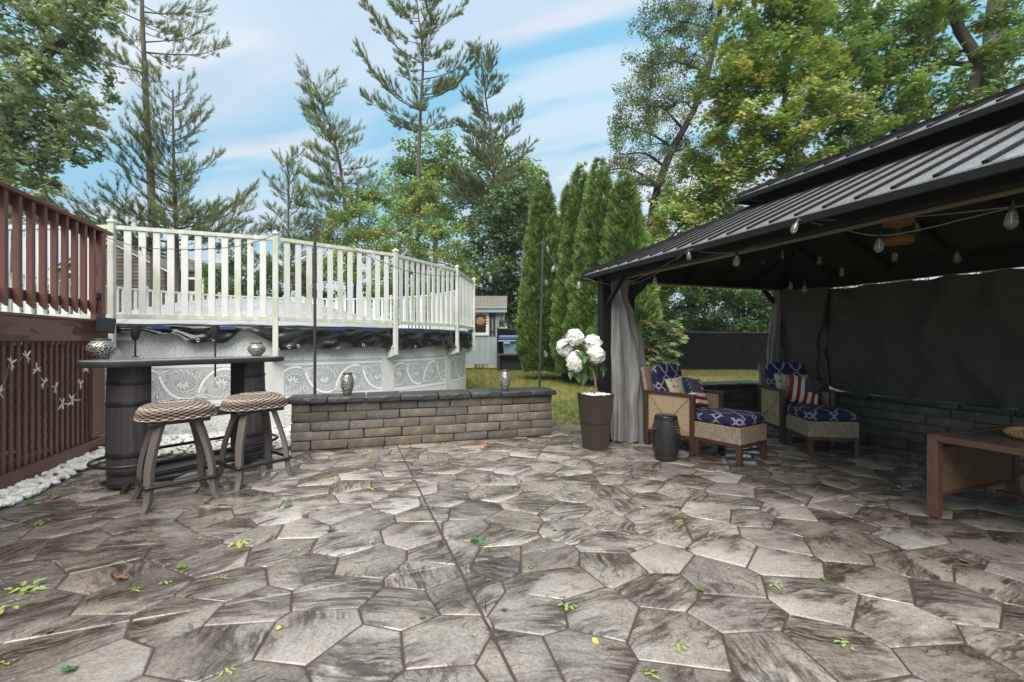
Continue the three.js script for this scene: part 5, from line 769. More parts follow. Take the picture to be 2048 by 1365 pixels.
  // bin on a dark bench
  const b = atH(1020, 742, 0), bench = thing('dark_bench', 'low dark bench beside the shed carrying the blue bin', 'bench', [b.x + 0.05, 0, b.z + 0.2], turn);
  part(bench, 'top', [rb(1.25, 0.07, 0.7, 0.01, 0, 0.66, 0)], mat([0.06, 0.055, 0.05], 0.7)); for (const x of [-0.56, 0.56]) part(bench, 'leg', [rb(0.1, 0.62, 0.6, 0.01, x, 0.31, 0)], mDark); part(bench, 'panel', [rb(1.1, 0.55, 0.04, 0.01, 0, 0.3, -0.1)], mDark);
  const bin = thing('storage_bin', 'pale blue storage bin with a darker blue lid on the dark bench', 'bin', [b.x, 0.70, b.z + 0.2], turn), bm = mat([0.20, 0.33, 0.46], 0.4);
  part(bin, 'tub', [mv(new THREE.CylinderGeometry(0.70 * 0.707, 0.62 * 0.707, 0.5, 4, 1).rotateY(Math.PI / 4).scale(1, 1, 0.7), 0, 0.25, 0)].map(uvm), bm); part(bin, 'rim', [rb(1.06, 0.06, 0.76, 0.02, 0, 0.5, 0)], bm); part(bin, 'lid', [rb(1.04, 0.20, 0.74, 0.07, 0, 0.63, 0)], mat([0.07, 0.12, 0.22], 0.4)); part(bin, 'handle', [rb(0.26, 0.05, 0.05, 0.015, -0.2, 0.42, 0.38), rb(0.22, 0.14, 0.02, 0.01, 0.22, 0.3, 0.345)], mat([0.4, 0.5, 0.6], 0.4));
}
{ // shingled house beyond the fence on the left
  const shT = shingle(740, [0.05, 0.04, 0.034], [0.27, 0.225, 0.19], 1.3);
  const A = at(118, 590, 20), B = at(330, 590, 20), L = V(A.x, 0, A.z).distanceTo(V(B.x, 0, B.z)), turn = Math.atan2(-(B.z - A.z), B.x - A.x), t = thing('shingled_house', 'weathered shingle house seen through the pool fence at the left', 'house', [A.x, 0, A.z], turn);
  const mSs = [1, 0.75, 1.25].map(k => mat(col(k, k, k), 0.9, { map: shT }));
  const eave = EYE + (683 - 540) * 20 / FOC, peak = EYE + (683 - 487) * 20 / FOC;
  R = mulberry(131); const rh = 0.155;
  for (let y = 0.3; y < peak - 0.1; y += rh) { const k = y < eave ? 1 : 1 - (y - eave) / (peak - eave); part(t, 'shingle_course', [bx(L * k, rh - 0.028, 0.04, L / 2, y + rh / 2, 0.02, 0.12)], mSs[Math.floor(R() * 3)]); }
  { const g = new THREE.BufferGeometry(); g.setAttribute('position', new THREE.Float32BufferAttribute([0, 0, -0.02, L, 0, -0.02, L, eave, -0.02, 0, eave, -0.02, L / 2, peak, -0.02], 3)); g.setIndex([0, 1, 2, 0, 2, 3, 3, 2, 4]); part(t, 'wall', [uvm(g.toNonIndexed()), bx(0.05, eave, 7, L, eave / 2, -3.5), bx(0.05, eave, 7, 0, eave / 2, -3.5)], mat([0.1, 0.085, 0.07], 0.9)); }
  for (const s of [-1, 1]) { part(t, 'rake_trim', [beam(V(L / 2 + s * (L / 2 + 0.25), eave - 0.07, 0.12), V(L / 2, peak + 0.07, 0.12), 0.06, 0.15)], mat([0.62, 0.62, 0.60], 0.6)); part(t, 'roof', [beam(V(L / 2 + s * (L / 2 + 0.3), eave - 0.02, -3.4), V(L / 2, peak + 0.13, -3.4), 7.2, 0.06)], mat([0.11, 0.105, 0.10], 0.9)); }
  const wy = EYE + (683 - 570) * 20 / FOC; for (const wx of [0.3 * L / 2.1, L * 0.92]) { if (wx > L * 0.9) continue; const w = part(t, 'window', [rb(0.9, 1.2, 0.06, 0.005, wx, wy, 0.03)], mWhite); part(w, 'pane', [bx(0.72, 0.46, 0.02, wx, wy + 0.27, 0.055), bx(0.72, 0.46, 0.02, wx, wy - 0.27, 0.055)], pane); }
  // lower wing on the right
  const x0 = L, wL = 1.6, wh = EYE + (683 - 536) * 20 / FOC; for (let y = 0.3; y < wh - 0.1; y += rh) part(t, 'shingle_course', [bx(wL, rh - 0.028, 0.04, x0 + wL / 2, y + rh / 2, -0.7, 0.12)], mSs[Math.floor(R() * 3)]);
  part(t, 'wing_wall', [bx(wL, wh, 0.05, x0 + wL / 2, wh / 2, -0.75)], mat([0.1, 0.085, 0.07], 0.9)); part(t, 'wing_roof', [bx(wL + 0.3, 0.08, 3, x0 + wL / 2 + 0.1, wh + 0.35, -2.0, 0.28)], mat([0.11, 0.105, 0.10], 0.9));
  const w = part(t, 'window', [rb(1.0, 0.7, 0.06, 0.005, x0 + 0.75, wy + 0.05, -0.68)], mWhite); part(w, 'pane', [bx(0.84, 0.54, 0.02, x0 + 0.75, wy + 0.05, -0.655)], pane);
}
{ // black mesh screen fence at the back of the lawn
  const F = [[996, 741, 658], [1062, 738, 660], [1180, 739, 662], [1345, 741, 664], [1480, 741, 666], [1640, 745, 664], [1850, 752, 660], [2140, 760, 656]];
  const t = thing('screen_fence', 'black mesh privacy fence along the back of the lawn', 'fence', [0, 0, 0]), P = F.map(([x, y]) => atH(x, y, 0)), Hh = F.map(([x, y, y2]) => EYE * (1 + (683 - y2) / (y - 683)) );
  const mF = phys(0xffffff, 0.95, { specularIntensity: 0.15, map: T(256, 256, (u, v) => { const k = 0.007 + 0.008 * fbm(u * 6, v * 3, 6, 3, 4, 751) + 0.005 * ((Math.floor(u * 128) + Math.floor(v * 128)) % 2); return [k, k, k]; }, true, 1.5) });
  for (let i = 0; i < P.length - 1; i++) { const a = P[i], b = P[i + 1]; part(t, 'mesh_panel', grid(24, 8, (u, v) => { const q = a.clone().lerp(b, u), h = lerp(Hh[i], Hh[i + 1], u) - 0.03 * Math.sin(Math.PI * u) * v; return [q.x, v * h, q.z + 0.03 * Math.sin(u * Math.PI) * Math.sin(u * 9 + v * 3), u * a.distanceTo(b), v * h]; }), mF); part(t, 'post', [cyl(0.03, 0.03, Hh[i] + 0.05, a.x, (Hh[i] + 0.05) / 2, a.z - 0.05, 10)], mDark); }
  part(t, 'top_rail', [tube(P.map((p, i) => V(p.x, Hh[i] - 0.01, p.z - 0.03)), 0.02, 60, 6)], mat([0.09, 0.09, 0.09], 0.5));
}

// ------------------------------------------------------------------ trees, shrubs, grass
function cloud(name, geo, m, items, kindStuff = true) { // foliage: many copies of one small spray, each with its own tint
  const im = new THREE.InstancedMesh(geo, m, items.length); im.name = name; items.forEach((o, i) => { im.setMatrixAt(i, o.m); if (o.c) im.setColorAt(i, o.c); }); if (kindStuff) im.userData = { kind: 'stuff' }; return shadow(im);
}
const O3 = new THREE.Object3D();
const place = (p, q, s) => { O3.position.copy(p); O3.quaternion.copy(q); O3.scale.setScalar(s); O3.updateMatrix(); return O3.matrix.clone(); };
const rq = () => { const u = R(), v = R() * 6.2832, w = R() * 6.2832, a = Math.sqrt(1 - u), b = Math.sqrt(u); return new THREE.Quaternion(a * Math.sin(v), a * Math.cos(v), b * Math.sin(w), b * Math.cos(w)); };
const gauss = () => (R() + R() + R() - 1.5) / 0.87;
function sprig(n, spread, len, wid, lobes, seed) { // a twig's worth of leaves in a ball
  const r = mulberry(seed), pos = [], add = (a, b, c) => { for (const p of [a, b, c]) pos.push(p.x, p.y, p.z); };
  for (let i = 0; i < n; i++) {
    const c = V(r() - 0.5, r() - 0.5, r() - 0.5).normalize().multiplyScalar(spread * Math.cbrt(r())), q = new THREE.Quaternion().setFromEuler(new THREE.Euler((r() - 0.5) * 1.7 + 0.35, r() * 6.283, (r() - 0.5) * 1.5)), k = 0.7 + 0.6 * r();
    const W = (x, y, z) => V(x * wid * k, y * len * 0.2 * k, z * len * k).applyQuaternion(q).add(c);
    if (lobes) { const ring = lobes === 5 ? [[0, 0, 0], [0.22, 0, 0.18], [0.95, -0.3, 0.25], [0.45, 0, 0.48], [0.78, -0.3, 0.80], [0.22, 0, 0.68], [0, -0.4, 1.15], [-0.22, 0, 0.68], [-0.78, -0.3, 0.80], [-0.45, 0, 0.48], [-0.95, -0.3, 0.25], [-0.22, 0, 0.18]] : [[0, 0, 0], [0.5, 0, 0.3], [0.28, 0, 0.4], [0.62, -0.2, 0.62], [0.22, 0, 0.72], [0, -0.3, 1.05], [-0.22, 0, 0.72], [-0.62, -0.2, 0.62], [-0.28, 0, 0.4], [-0.5, 0, 0.3]]; const m = W(0, 0.15, 0.5); for (let j = 0; j < ring.length; j++) add(m, W(...ring[j]), W(...ring[(j + 1) % ring.length])); }
    else { const a = W(0, 0, 0), b = W(0.5, 0.25, 0.45), d = W(-0.5, 0.25, 0.45), e = W(0, -0.3, 1); add(a, b, e); add(a, e, d); }
  }
  const g = new THREE.BufferGeometry(); g.setAttribute('position', new THREE.Float32BufferAttribute(pos, 3)); g.setAttribute('uv', new THREE.Float32BufferAttribute(new Float32Array(pos.length / 3 * 2), 2)); g.computeVertexNormals(); return g;
}
function needles(n, len, w, seed, flat = 0) { // a tuft of needles round a shoot that grows along +z
  const r = mulberry(seed), pos = [], nor = []; for (let i = 0; i < n; i++) { const a = r() * 6.283, z0 = r() * 0.16, op = 0.45 + r() * 0.6, d = V(Math.cos(a) * Math.sin(op), Math.sin(a) * Math.sin(op) * (1 - flat), Math.cos(op)).normalize().multiplyScalar(len * (0.7 + 0.5 * r())), b = V(0, 0, z0), s = V(-Math.sin(a), Math.cos(a), 0.2).multiplyScalar(w), N = d.clone().cross(s).normalize(), e = b.clone().add(d); for (const p of [b.clone().add(s), b.clone().sub(s), e]) { pos.push(p.x, p.y, p.z); nor.push(N.x, N.y, N.z); } }
  const g = new THREE.BufferGeometry(); g.setAttribute('position', new THREE.Float32BufferAttribute(pos, 3)); g.setAttribute('normal', new THREE.Float32BufferAttribute(nor, 3)); g.setAttribute('uv', new THREE.Float32BufferAttribute(new Float32Array(pos.length / 3 * 2), 2)); return g;
}
const leafMat = (rough = 0.5) => phys(0xffffff, rough, { transmission: 0.5, thickness: 0, specularIntensity: 0.6 });
const mLeaf = leafMat(0.75), mNeedle = leafMat(0.75), mScale = mat(0xffffff, 0.65);
const barkT = (a, b, s) => turned(T(256, 256, (u, v) => { const n = fbm(u * 4, v * 20, 4, 20, 4, s), m = fbm(u * 12, v * 30, 12, 30, 3, s + 3), t = clamp(0.5 * n + 0.5 * m); return [lerp(a[0], b[0], t), lerp(a[1], b[1], t), lerp(a[2], b[2], t)]; }, true, 1));
const mBark = mat(0xffffff, 0.9, { map: barkT([0.03, 0.026, 0.022], [0.16, 0.145, 0.125], 771) }), mBarkDark = mat(0xffffff, 0.9, { map: barkT([0.016, 0.013, 0.011], [0.075, 0.062, 0.052], 781) }), mBarkRed = mat(0xffffff, 0.9, { map: barkT([0.04, 0.03, 0.024], [0.19, 0.16, 0.13], 791) });
// broad-leaved tree: trunk path, limbs to each bough, boughs of clustered sprigs
function leafTree(name, label, category, seed, trunk, r0, r1, boughs, geo, pal, o = {}) {
  R = mulberry(seed); const T0 = trunk[0], t = thing(name, label, category, [T0.x, 0, T0.z], 0, o.group); const loc = p => V(p.x - T0.x, p.y, p.z - T0.z), path = trunk.map(loc), wood = [];
  part(t, 'trunk', [limb(path, r0, r1, 20, 9)], o.bark || mBark);
  const items = [], C = new THREE.CatmullRomCurve3(path, false, 'centripetal'), cum = []; 
  for (const b of boughs) {
    const c = loc(b.c); let best = null, bd = 1e9; for (let i = 2; i <= 20; i++) { const q = C.getPointAt(i / 20), d = q.distanceTo(c) + (q.y > c.y ? 1.5 * (q.y - c.y) : 0); if (d < bd) { bd = d; best = q; } }
    if (best.distanceTo(c) > 0.25) { const m = best.clone().lerp(c, 0.5).add(V(rr(-0.2, 0.2), rr(0, 0.35), rr(-0.2, 0.2))); wood.push(limb([best, m, c], Math.min(r1 * 0.8, 0.03 + 0.02 * best.distanceTo(c)), 0.012, 8, 6)); }
    const ncl = Math.round(b.n / (o.per || 9));
    for (let k = 0; k < ncl; k++) {
      const d = V(gauss(), gauss(), gauss()).normalize(), f = Math.pow(R(), o.shell ?? 0.45), p = V(c.x + d.x * b.r * f, c.y + d.y * b.r * (b.sy || 0.85) * f, c.z + d.z * b.r * f * (b.sz || 1));
      if (k % 3 === 0) wood.push(limb([c.clone().lerp(p, -0.1), c.clone().lerp(p, 0.55).add(V(rr(-0.1, 0.1), rr(-0.05, 0.15), rr(-0.1, 0.1))), p], 0.012, 0.004, 5, 4));
      const tone = rr(0.7, 1.25), pi = pal[Math.floor(Math.pow(R(), 1.3) * pal.length)], cs = (o.cs || 0.26) * rr(0.7, 1.3);
      for (let j = 0; j < (o.per || 9); j++) { const q = p.clone().add(V(gauss() * cs, gauss() * cs * 0.55, gauss() * cs)), v = 1.45 * tone * rr(0.85, 1.15); const e = new THREE.Quaternion().setFromEuler(new THREE.Euler(rr(-0.5, 0.5), R() * 6.283, rr(-0.5, 0.5))); items.push({ m: place(q, e, rr(0.75, 1.2) * (o.ls || 1)), c: col(pi[0] * v, pi[1] * v, pi[2] * v) }); }
    }
  }
  if (wood.length) part(t, 'branch', wood.map(flat), o.bark || mBark); void cum;
  t.add(cloud('crown', geo, o.mat || mLeaf, items)); return t;
}
const bough = (x, y, d, rpx, n, sy, sz) => ({ c: at(x, y, d), r: rpx * d / FOC, n, sy, sz });
// conifer with open whorls
function pine(name, label, seed, trunk, r0, whorls, o = {}) {
  R = mulberry(seed); const T0 = trunk[0], t = thing(name, label, 'tree', [T0.x, 0, T0.z], 0, o.group), path = trunk.map(p => V(p.x - T0.x, p.y, p.z - T0.z)), C = new THREE.CatmullRomCurve3(path, false, 'centripetal');
  part(t, 'trunk', [limb(path, r0, 0.02, 24, 8)], o.bark || mBark);
  const wood = [], items = [], Ht = path[path.length - 1].y, pal = o.pal || [[0.17, 0.235, 0.10], [0.215, 0.285, 0.12], [0.28, 0.33, 0.13]];
  const tuft = (p, d, s, tone) => { const q = new THREE.Quaternion().setFromUnitVectors(V(0, 0, 1), d.clone().normalize()), c = pal[Math.floor(R() * pal.length)], v = tone * rr(0.75, 1.25); items.push({ m: place(p, q, s), c: col(c[0] * v, c[1] * v, c[2] * v) }); };
  const shoot = (a, d, L, s) => { const e = a.clone().addScaledVector(d, L).add(V(0, L * 0.12, 0)); wood.push(limb([a, a.clone().lerp(e, 0.5).add(V(0, -0.03 * L, 0)), e], 0.008, 0.003, 4, 4)); const n = Math.max(2, Math.round(L / 0.075)); for (let i = 1; i <= n; i++) { if (R() < (o.gap ?? 0.1)) continue; const f = 0.2 + 0.8 * i / n; tuft(a.clone().lerp(e, f).add(V(rr(-0.03, 0.03), rr(-0.02, 0.03), rr(-0.03, 0.03))), e.clone().sub(a).normalize().add(V(rr(-0.55, 0.55), rr(0.05, 1.0), rr(-0.55, 0.55))), s * rr(0.7, 1.2), rr(0.85, 1.15)); } };
  for (const w of whorls) { // [height share, length, azimuth or null, rise]
    const h = w[0] * Ht, base = C.getPointAt(clamp(w[0])), az = w[2] ?? R() * 6.283, L = w[1], rise = w[3] ?? 0.3, dir = V(Math.cos(az), 0, Math.sin(az)); void h;
    const B = new THREE.CatmullRomCurve3([base, base.clone().addScaledVector(dir, L * 0.35).add(V(0, L * rise * 0.18, 0)), base.clone().addScaledVector(dir, L * 0.7).add(V(rr(-0.1, 0.1), L * rise * 0.5, rr(-0.1, 0.1))), base.clone().addScaledVector(dir, L).add(V(rr(-0.1, 0.1), L * rise * 1.05, rr(-0.1, 0.1)))]);
    wood.push(limb(B.points, Math.min(0.045, 0.010 + 0.009 * L), 0.004, 9, 5));
    const ns = Math.max(3, Math.round(L * (o.dens || 7)));
    for (let i = 0; i < ns; i++) { const f = lerp(o.bare ?? 0.25, 1, (i + 0.5) / ns), p = B.getPointAt(f), side = (i % 2 ? 1 : -1) * rr(0.5, 1.15), d = dir.clone().applyAxisAngle(V(0, 1, 0), side)  .add(V(0, rise * 0.7 + rr(-0.2, 0.9), 0)).normalize(); shoot(p, d, L * rr(0.14, 0.34) * (1.25 - f * 0.65) + 0.16, o.ts || 1); }
    shoot(B.getPointAt(0.9), dir.clone().add(V(0, rise, 0)).normalize(), 0.35, o.ts || 1);
  }
  part(t, 'branch', wood.map(flat), o.bark || mBark); t.add(cloud('crown', o.geo, mNeedle, items)); return t;
}
const gN = needles(34, 0.13, 0.0042, 5), gNfar = needles(30, 0.16, 0.0062, 6);
const gMaple = sprig(7, 0.17, 0.125, 0.075, 5, 21), gOak = sprig(7, 0.17, 0.15, 0.10, 4, 22), gSmall = sprig(14, 0.17, 0.085, 0.045, 0, 23), gBirch = sprig(13, 0.17, 0.10, 0.055, 0, 24), gFar = sprig(12, 0.28, 0.17, 0.12, 0, 25);
const TR = (...q) => q.map(([x, y, d]) => y === 'g' ? V(at(x, 683, d).x, 0, at(x, 683, d).z) : at(x, y, d));
const PAL = { oak: [[0.16, 0.225, 0.11], [0.20, 0.27, 0.135], [0.125, 0.185, 0.09], [0.25, 0.30, 0.15]], maple: [[0.17, 0.255, 0.06], [0.215, 0.30, 0.068], [0.125, 0.205, 0.05], [0.27, 0.33, 0.08], [0.29, 0.30, 0.08]], mapleD: [[0.13, 0.215, 0.06], [0.10, 0.175, 0.05], [0.17, 0.26, 0.065], [0.22, 0.295, 0.075]], birch: [[0.155, 0.25, 0.075], [0.125, 0.21, 0.065], [0.21, 0.295, 0.09], [0.26, 0.29, 0.09]], dark: [[0.07, 0.135, 0.055], [0.095, 0.17, 0.065], [0.125, 0.20, 0.075]], sage: [[0.125, 0.18, 0.085], [0.10, 0.15, 0.07], [0.165, 0.215, 0.10], [0.205, 0.23, 0.105]], pale: [[0.24, 0.31, 0.105], [0.19, 0.27, 0.09], [0.28, 0.31, 0.115]], under: [[0.095, 0.185, 0.055], [0.13, 0.225, 0.065], [0.07, 0.14, 0.045], [0.17, 0.25, 0.07]] };
// near left: oak leaning into the picture
leafTree('oak_tree', 'large grey-green oak with a thick leaning limb in the top left corner', 'tree', 801, TR([-140, 'g', 11.5], [-90, 500, 11.5], [10, 260, 11.3], [95, 105, 11.2], [165, 55, 11.1], [215, -30, 11]), 0.22, 0.10,
  [[40, 40, 11, 95, 330], [130, 25, 10.6, 70, 210], [50, 150, 10.6, 100, 380], [140, 150, 11.4, 75, 250], [35, 250, 10.8, 85, 300], [110, 265, 11.2, 80, 280], [150, 215, 10.5, 55, 130], [20, 320, 11.3, 60, 170], [150, 285, 11, 42, 90], [60, 330, 11, 55, 130], [205, 25, 11, 45, 100], [-60, 100, 11, 130, 380], [-60, 280, 11, 120, 330], [90, -70, 11, 110, 300], [175, 95, 11, 40, 90]].map(b => bough(...b)), gOak, PAL.oak, { cs: 0.16, bark: mBark, ls: 0.72, shell: 0.38 });
leafTree('young_maple', 'small pale yellow-green tree showing above the deck rail at the left', 'tree', 803, TR([20, 'g', 16.5], [25, 470, 16.5], [30, 360, 16.5]), 0.09, 0.03, [[30, 370, 16.5, 52, 150], [75, 375, 16.5, 40, 100], [5, 420, 16.5, 50, 120], [60, 425, 16.3, 40, 70], [-50, 400, 16.5, 60, 120]].map(b => bough(...b)), gMaple, PAL.pale, { cs: 0.22 });
// pines from left to right
const wh = (n, h0, h1, l0, l1, rise0, rise1, ex = []) => { const o = []; for (let i = 0; i < n; i++) { const f = i / (n - 1), h = lerp(h0, h1, f); o.push([h + rr(-0.008, 0.008), lerp(l0, l1, Math.pow(f, 0.8)) * rr(0.65, 1.2), null, lerp(rise0, rise1, f) + rr(-0.12, 0.12)]); } return [...o, ...ex]; };
R = mulberry(809);
pine('pine_tree', 'tall slender pine with sparse side branches and a bare lower trunk, left of the picture', 811, TR([318, 'g', 15.5], [306, 470, 15.5], [294, 240, 15.5], [285, 60, 15.5], [282, -120, 15.5], [281, -260, 15.5]), 0.17, wh(26, 0.56, 0.98, 1.5, 0.7, 0.15, 0.5, [[0.64, 2.3, -0.1, 0.35], [0.66, 1.7, 0.1, 0.45], [0.72, 1.8, 0.0, 0.25], [0.78, 1.6, 0.1, 0.2], [0.60, 1.8, 3.4, 0.3], [0.70, 1.9, 3.0, 0.5]]), { geo: gN, dens: 8, gap: 0.25, bare: 0.3 });
pine('pine_tree', 'broad young pine with soft open branches in front of the tall slender pine', 812, TR([356, 'g', 13.8], [352, 460, 13.8], [347, 330, 13.8], [345, 180, 13.8]), 0.10, wh(44, 0.42, 0.985, 2.3, 0.35, 0.25, 1.1, [[0.44, 2.9, 3.2, 0.35], [0.47, 2.7, 3.5, 0.4], [0.48, 2.0, 0.2, 0.55], [0.52, 2.0, -0.2, 0.75]]), { geo: gN, dens: 9, gap: 0.15, bare: 0.12, ts: 0.95 });
pine('pine_tree', 'thin young pine with a pointed top between the broad pine and the pool poles', 813, TR([578, 'g', 15], [577, 480, 15], [575, 310, 15]), 0.07, wh(40, 0.40, 0.985, 1.25, 0.22, 0.25, 1.0), { geo: gN, dens: 10, gap: 0.2, bare: 0.12 });
pine('pine_tree', 'leaning mid-height pine with a crooked top above the middle of the pool fence', 814, TR([700, 'g', 17.5], [694, 470, 17.5], [684, 360, 17.5], [668, 280, 17.5], [640, 200, 17.5], [626, 165, 17.5]), 0.13, wh(46, 0.52, 0.99, 1.55, 0.5, 0.2, 0.7), { geo: gN, dens: 11, gap: 0.22, bare: 0.15 });
pine('pine_tree', 'tallest pine, its crown reaching the top edge of the picture above a long bare trunk', 815, TR([834, 'g', 25], [836, 420, 25], [840, 240, 25], [846, 120, 25], [838, 40, 25], [826, -60, 25]), 0.19, wh(46, 0.58, 0.99, 2.2, 1.4, 0.35, 0.8, [[0.64, 3.2, 3.3, 0.85], [0.67, 3.1, 0.0, 0.85], [0.72, 3.0, 0.1, 0.7], [0.76, 3.1, 3.3, 0.95], [0.84, 2.5, 0.1, 0.8], [0.60, 3.0, 3.0, 0.3]]), { geo: gNfar, dens: 8, gap: 0.25, bare: 0.3 });
pine('pine_tree', 'dense pine with a forked top to the right of the tallest pine', 816, TR([992, 'g', 25], [990, 440, 25], [987, 300, 25], [972, 200, 25], [962, 105, 25]), 0.17, wh(56, 0.46, 0.985, 2.9, 0.6, 0.2, 0.9), { geo: gNfar, dens: 10, gap: 0.2, bare: 0.15, pal: [[0.14, 0.21, 0.095], [0.18, 0.25, 0.11], [0.23, 0.285, 0.12]] });
// broad-leaved middle ground
leafTree('background_tree', 'broad tree far behind the tallest pine', 'tree', 821, TR([870, 'g', 34], [870, 500, 34], [865, 350, 34]), 0.28, 0.1, [[860, 300, 34, 55, 150], [830, 350, 34, 60, 170], [900, 350, 34, 60, 170], [850, 410, 34, 80, 210], [930, 410, 34, 65, 160], [800, 410, 34, 45, 100]].map(b => bough(...b)), gFar, PAL.mapleD, { cs: 0.55, ls: 1.5 });
leafTree('background_tree', 'rounded tree far behind the dense forked pine', 'tree', 822, TR([1020, 'g', 33], [1020, 500, 33], [1015, 350, 33]), 0.25, 0.1, [[1000, 320, 33, 55, 150], [1045, 360, 33, 48, 120], [970, 370, 33, 55, 130], [1030, 420, 33, 65, 160], [1080, 420, 33, 40, 90]].map(b => bough(...b)), gFar, PAL.mapleD, { cs: 0.55, ls: 1.5 });
leafTree('birch_tree', 'bright green small-leaved tree above the pool fence, left of the tallest pine trunk', 'tree', 823, TR([705, 'g', 16], [712, 520, 16], [720, 420, 16]), 0.08, 0.03, [[700, 430, 16, 55, 190], [665, 480, 16, 50, 150], [740, 470, 15.5, 60, 220], [700, 540, 15.5, 60, 200], [640, 540, 16, 45, 120], [760, 400, 16, 40, 110]].map(b => bough(...b)), gBirch, PAL.birch, { cs: 0.2 });
leafTree('birch_tree', 'bright green small-leaved tree above the pool fence, right of the tallest pine trunk', 'tree', 824, TR([840, 'g', 15.5], [838, 560, 15.5], [836, 430, 15.5]), 0.08, 0.03, [[830, 420, 15.5, 55, 190], [880, 470, 15.5, 55, 190], [800, 480, 15.2, 65, 240], [860, 540, 15.5, 70, 240], [790, 560, 15.5, 55, 180], [920, 540, 15.8, 50, 150], [850, 380, 15.5, 35, 80]].map(b => bough(...b)), gBirch, PAL.birch, { cs: 0.2 });
leafTree('maple_tree', 'dark green dense tree behind the shed, right of the pool', 'tree', 825, TR([990, 'g', 22], [992, 560, 22], [1000, 450, 22]), 0.14, 0.05, [[1010, 420, 22, 50, 170], [1045, 400, 22, 45, 130], [985, 470, 22, 50, 170], [1030, 480, 22, 55, 200], [955, 520, 22, 45, 140], [1010, 540, 22, 60, 200], [1060, 470, 22, 45, 140]].map(b => bough(...b)), gFar, PAL.dark, { cs: 0.3, bark: mBarkDark });
const shrub = (label, seed, x, d, list, pal, geo = gBirch, o = {}) => leafTree('leafy_shrub', label, 'shrub', seed, TR([x, 'g', d], [x + 2, list[0][1] + 20, d], [x, list[0][1], d]), 0.05, 0.02, list.map(([a, b, r, n]) => bough(a, b, d + rr(-0.6, 0.6), r, n)), geo, pal, { cs: 0.25, bark: mBarkDark, group: o.group, ...o });
R = mulberry(830);
shrub('dark green shrub beyond the left half of the pool fence', 831, 480, 18.5, [[480, 520, 45, 150], [440, 560, 45, 150], [530, 560, 45, 150], [490, 600, 50, 140]], PAL.under);
shrub('reddish green shrub beyond the pool fence, left of the first pole', 832, 590, 18.5, [[590, 540, 42, 140], [560, 580, 45, 140], [625, 580, 45, 140]], [[0.06, 0.105, 0.035], [0.09, 0.13, 0.045], [0.16, 0.085, 0.045]]);
shrub('dark green undergrowth shrub between the pool fence and the shed roof', 833, 900, 24, [[900, 560, 45, 160], [850, 590, 50, 170], [950, 590, 50, 170], [780, 590, 60, 200]], PAL.dark, gFar);
shrub('dark undergrowth beside the right end of the shed', 834, 1040, 23.5, [[1040, 590, 45, 200], [1000, 570, 50, 200], [1050, 640, 40, 170], [1080, 590, 45, 180], [1015, 620, 40, 140]], PAL.dark, gFar);
shrub('low green shrub far left behind the deck and the pool fence', 835, 150, 21, [[150, 600, 60, 150], [60, 600, 70, 160], [250, 590, 55, 120]], PAL.under, gFar);
// right side
leafTree('cherry_tree', 'tall grey-green tree with a dark bent trunk left of the maples', 'tree', 841, TR([1288, 'g', 17], [1297, 560, 17], [1305, 420, 17], [1340, 310, 17], [1390, 215, 17], [1430, 90, 17], [1450, -60, 17]), 0.20, 0.07,
  [[1340, 40, 17, 75, 260], [1390, 110, 17, 85, 300], [1310, 130, 17, 65, 210], [1290, 200, 17, 62, 200], [1350, 210, 17, 70, 230], [1255, 255, 17, 45, 120], [1300, 290, 17, 60, 190], [1240, 310, 17, 40, 90], [1380, 300, 17, 70, 220], [1260, 370, 17, 45, 110], [1330, 380, 17, 60, 180], [1215, 340, 17, 28, 40], [1420, 20, 17, 80, 250], [1330, -60, 17, 90, 220], [1300, 450, 17, 55, 140], [1420, 400, 17.5, 70, 180]].map(b => bough(...b)), gSmall, PAL.sage, { cs: 0.2, bark: mBarkDark, ls: 1.1 });
leafTree('maple_tree', 'yellow-green maple rising behind the left half of the gazebo roof', 'tree', 842, TR([1650, 'g', 13], [1610, 430, 13], [1575, 300, 13], [1570, 120, 13], [1560, -60, 13]), 0.13, 0.04,
  [[1500, 60, 13, 85, 330], [1590, 30, 13, 85, 320], [1470, 150, 13, 70, 250], [1550, 150, 12.6, 90, 380], [1480, 240, 13, 75, 270], [1570, 260, 12.6, 85, 340], [1640, 120, 13, 75, 270], [1500, 330, 13, 75, 260], [1600, 350, 12.8, 70, 240], [1440, 200, 13.3, 50, 130], [1540, -60, 13, 100, 280], [1650, 210, 13, 65, 210]].map(b => bough(...b)), gMaple, PAL.maple, { cs: 0.2, bark: mBarkDark });
leafTree('maple_tree', 'smaller yellow-green maple low behind the gazebo eave, right of the arborvitae', 'tree', 843, TR([1283, 'g', 14], [1300, 540, 14], [1380, 430, 14]), 0.09, 0.03,
  [[1400, 400, 14, 65, 230], [1350, 440, 14, 60, 200], [1440, 440, 14, 60, 200], [1380, 500, 14, 65, 210], [1320, 500, 14, 45, 130], [1450, 350, 14, 55, 170], [1470, 500, 14, 55, 150], [1390, 340, 14.3, 45, 110]].map(b => bough(...b)), gMaple, PAL.maple, { cs: 0.2, bark: mBarkDark });
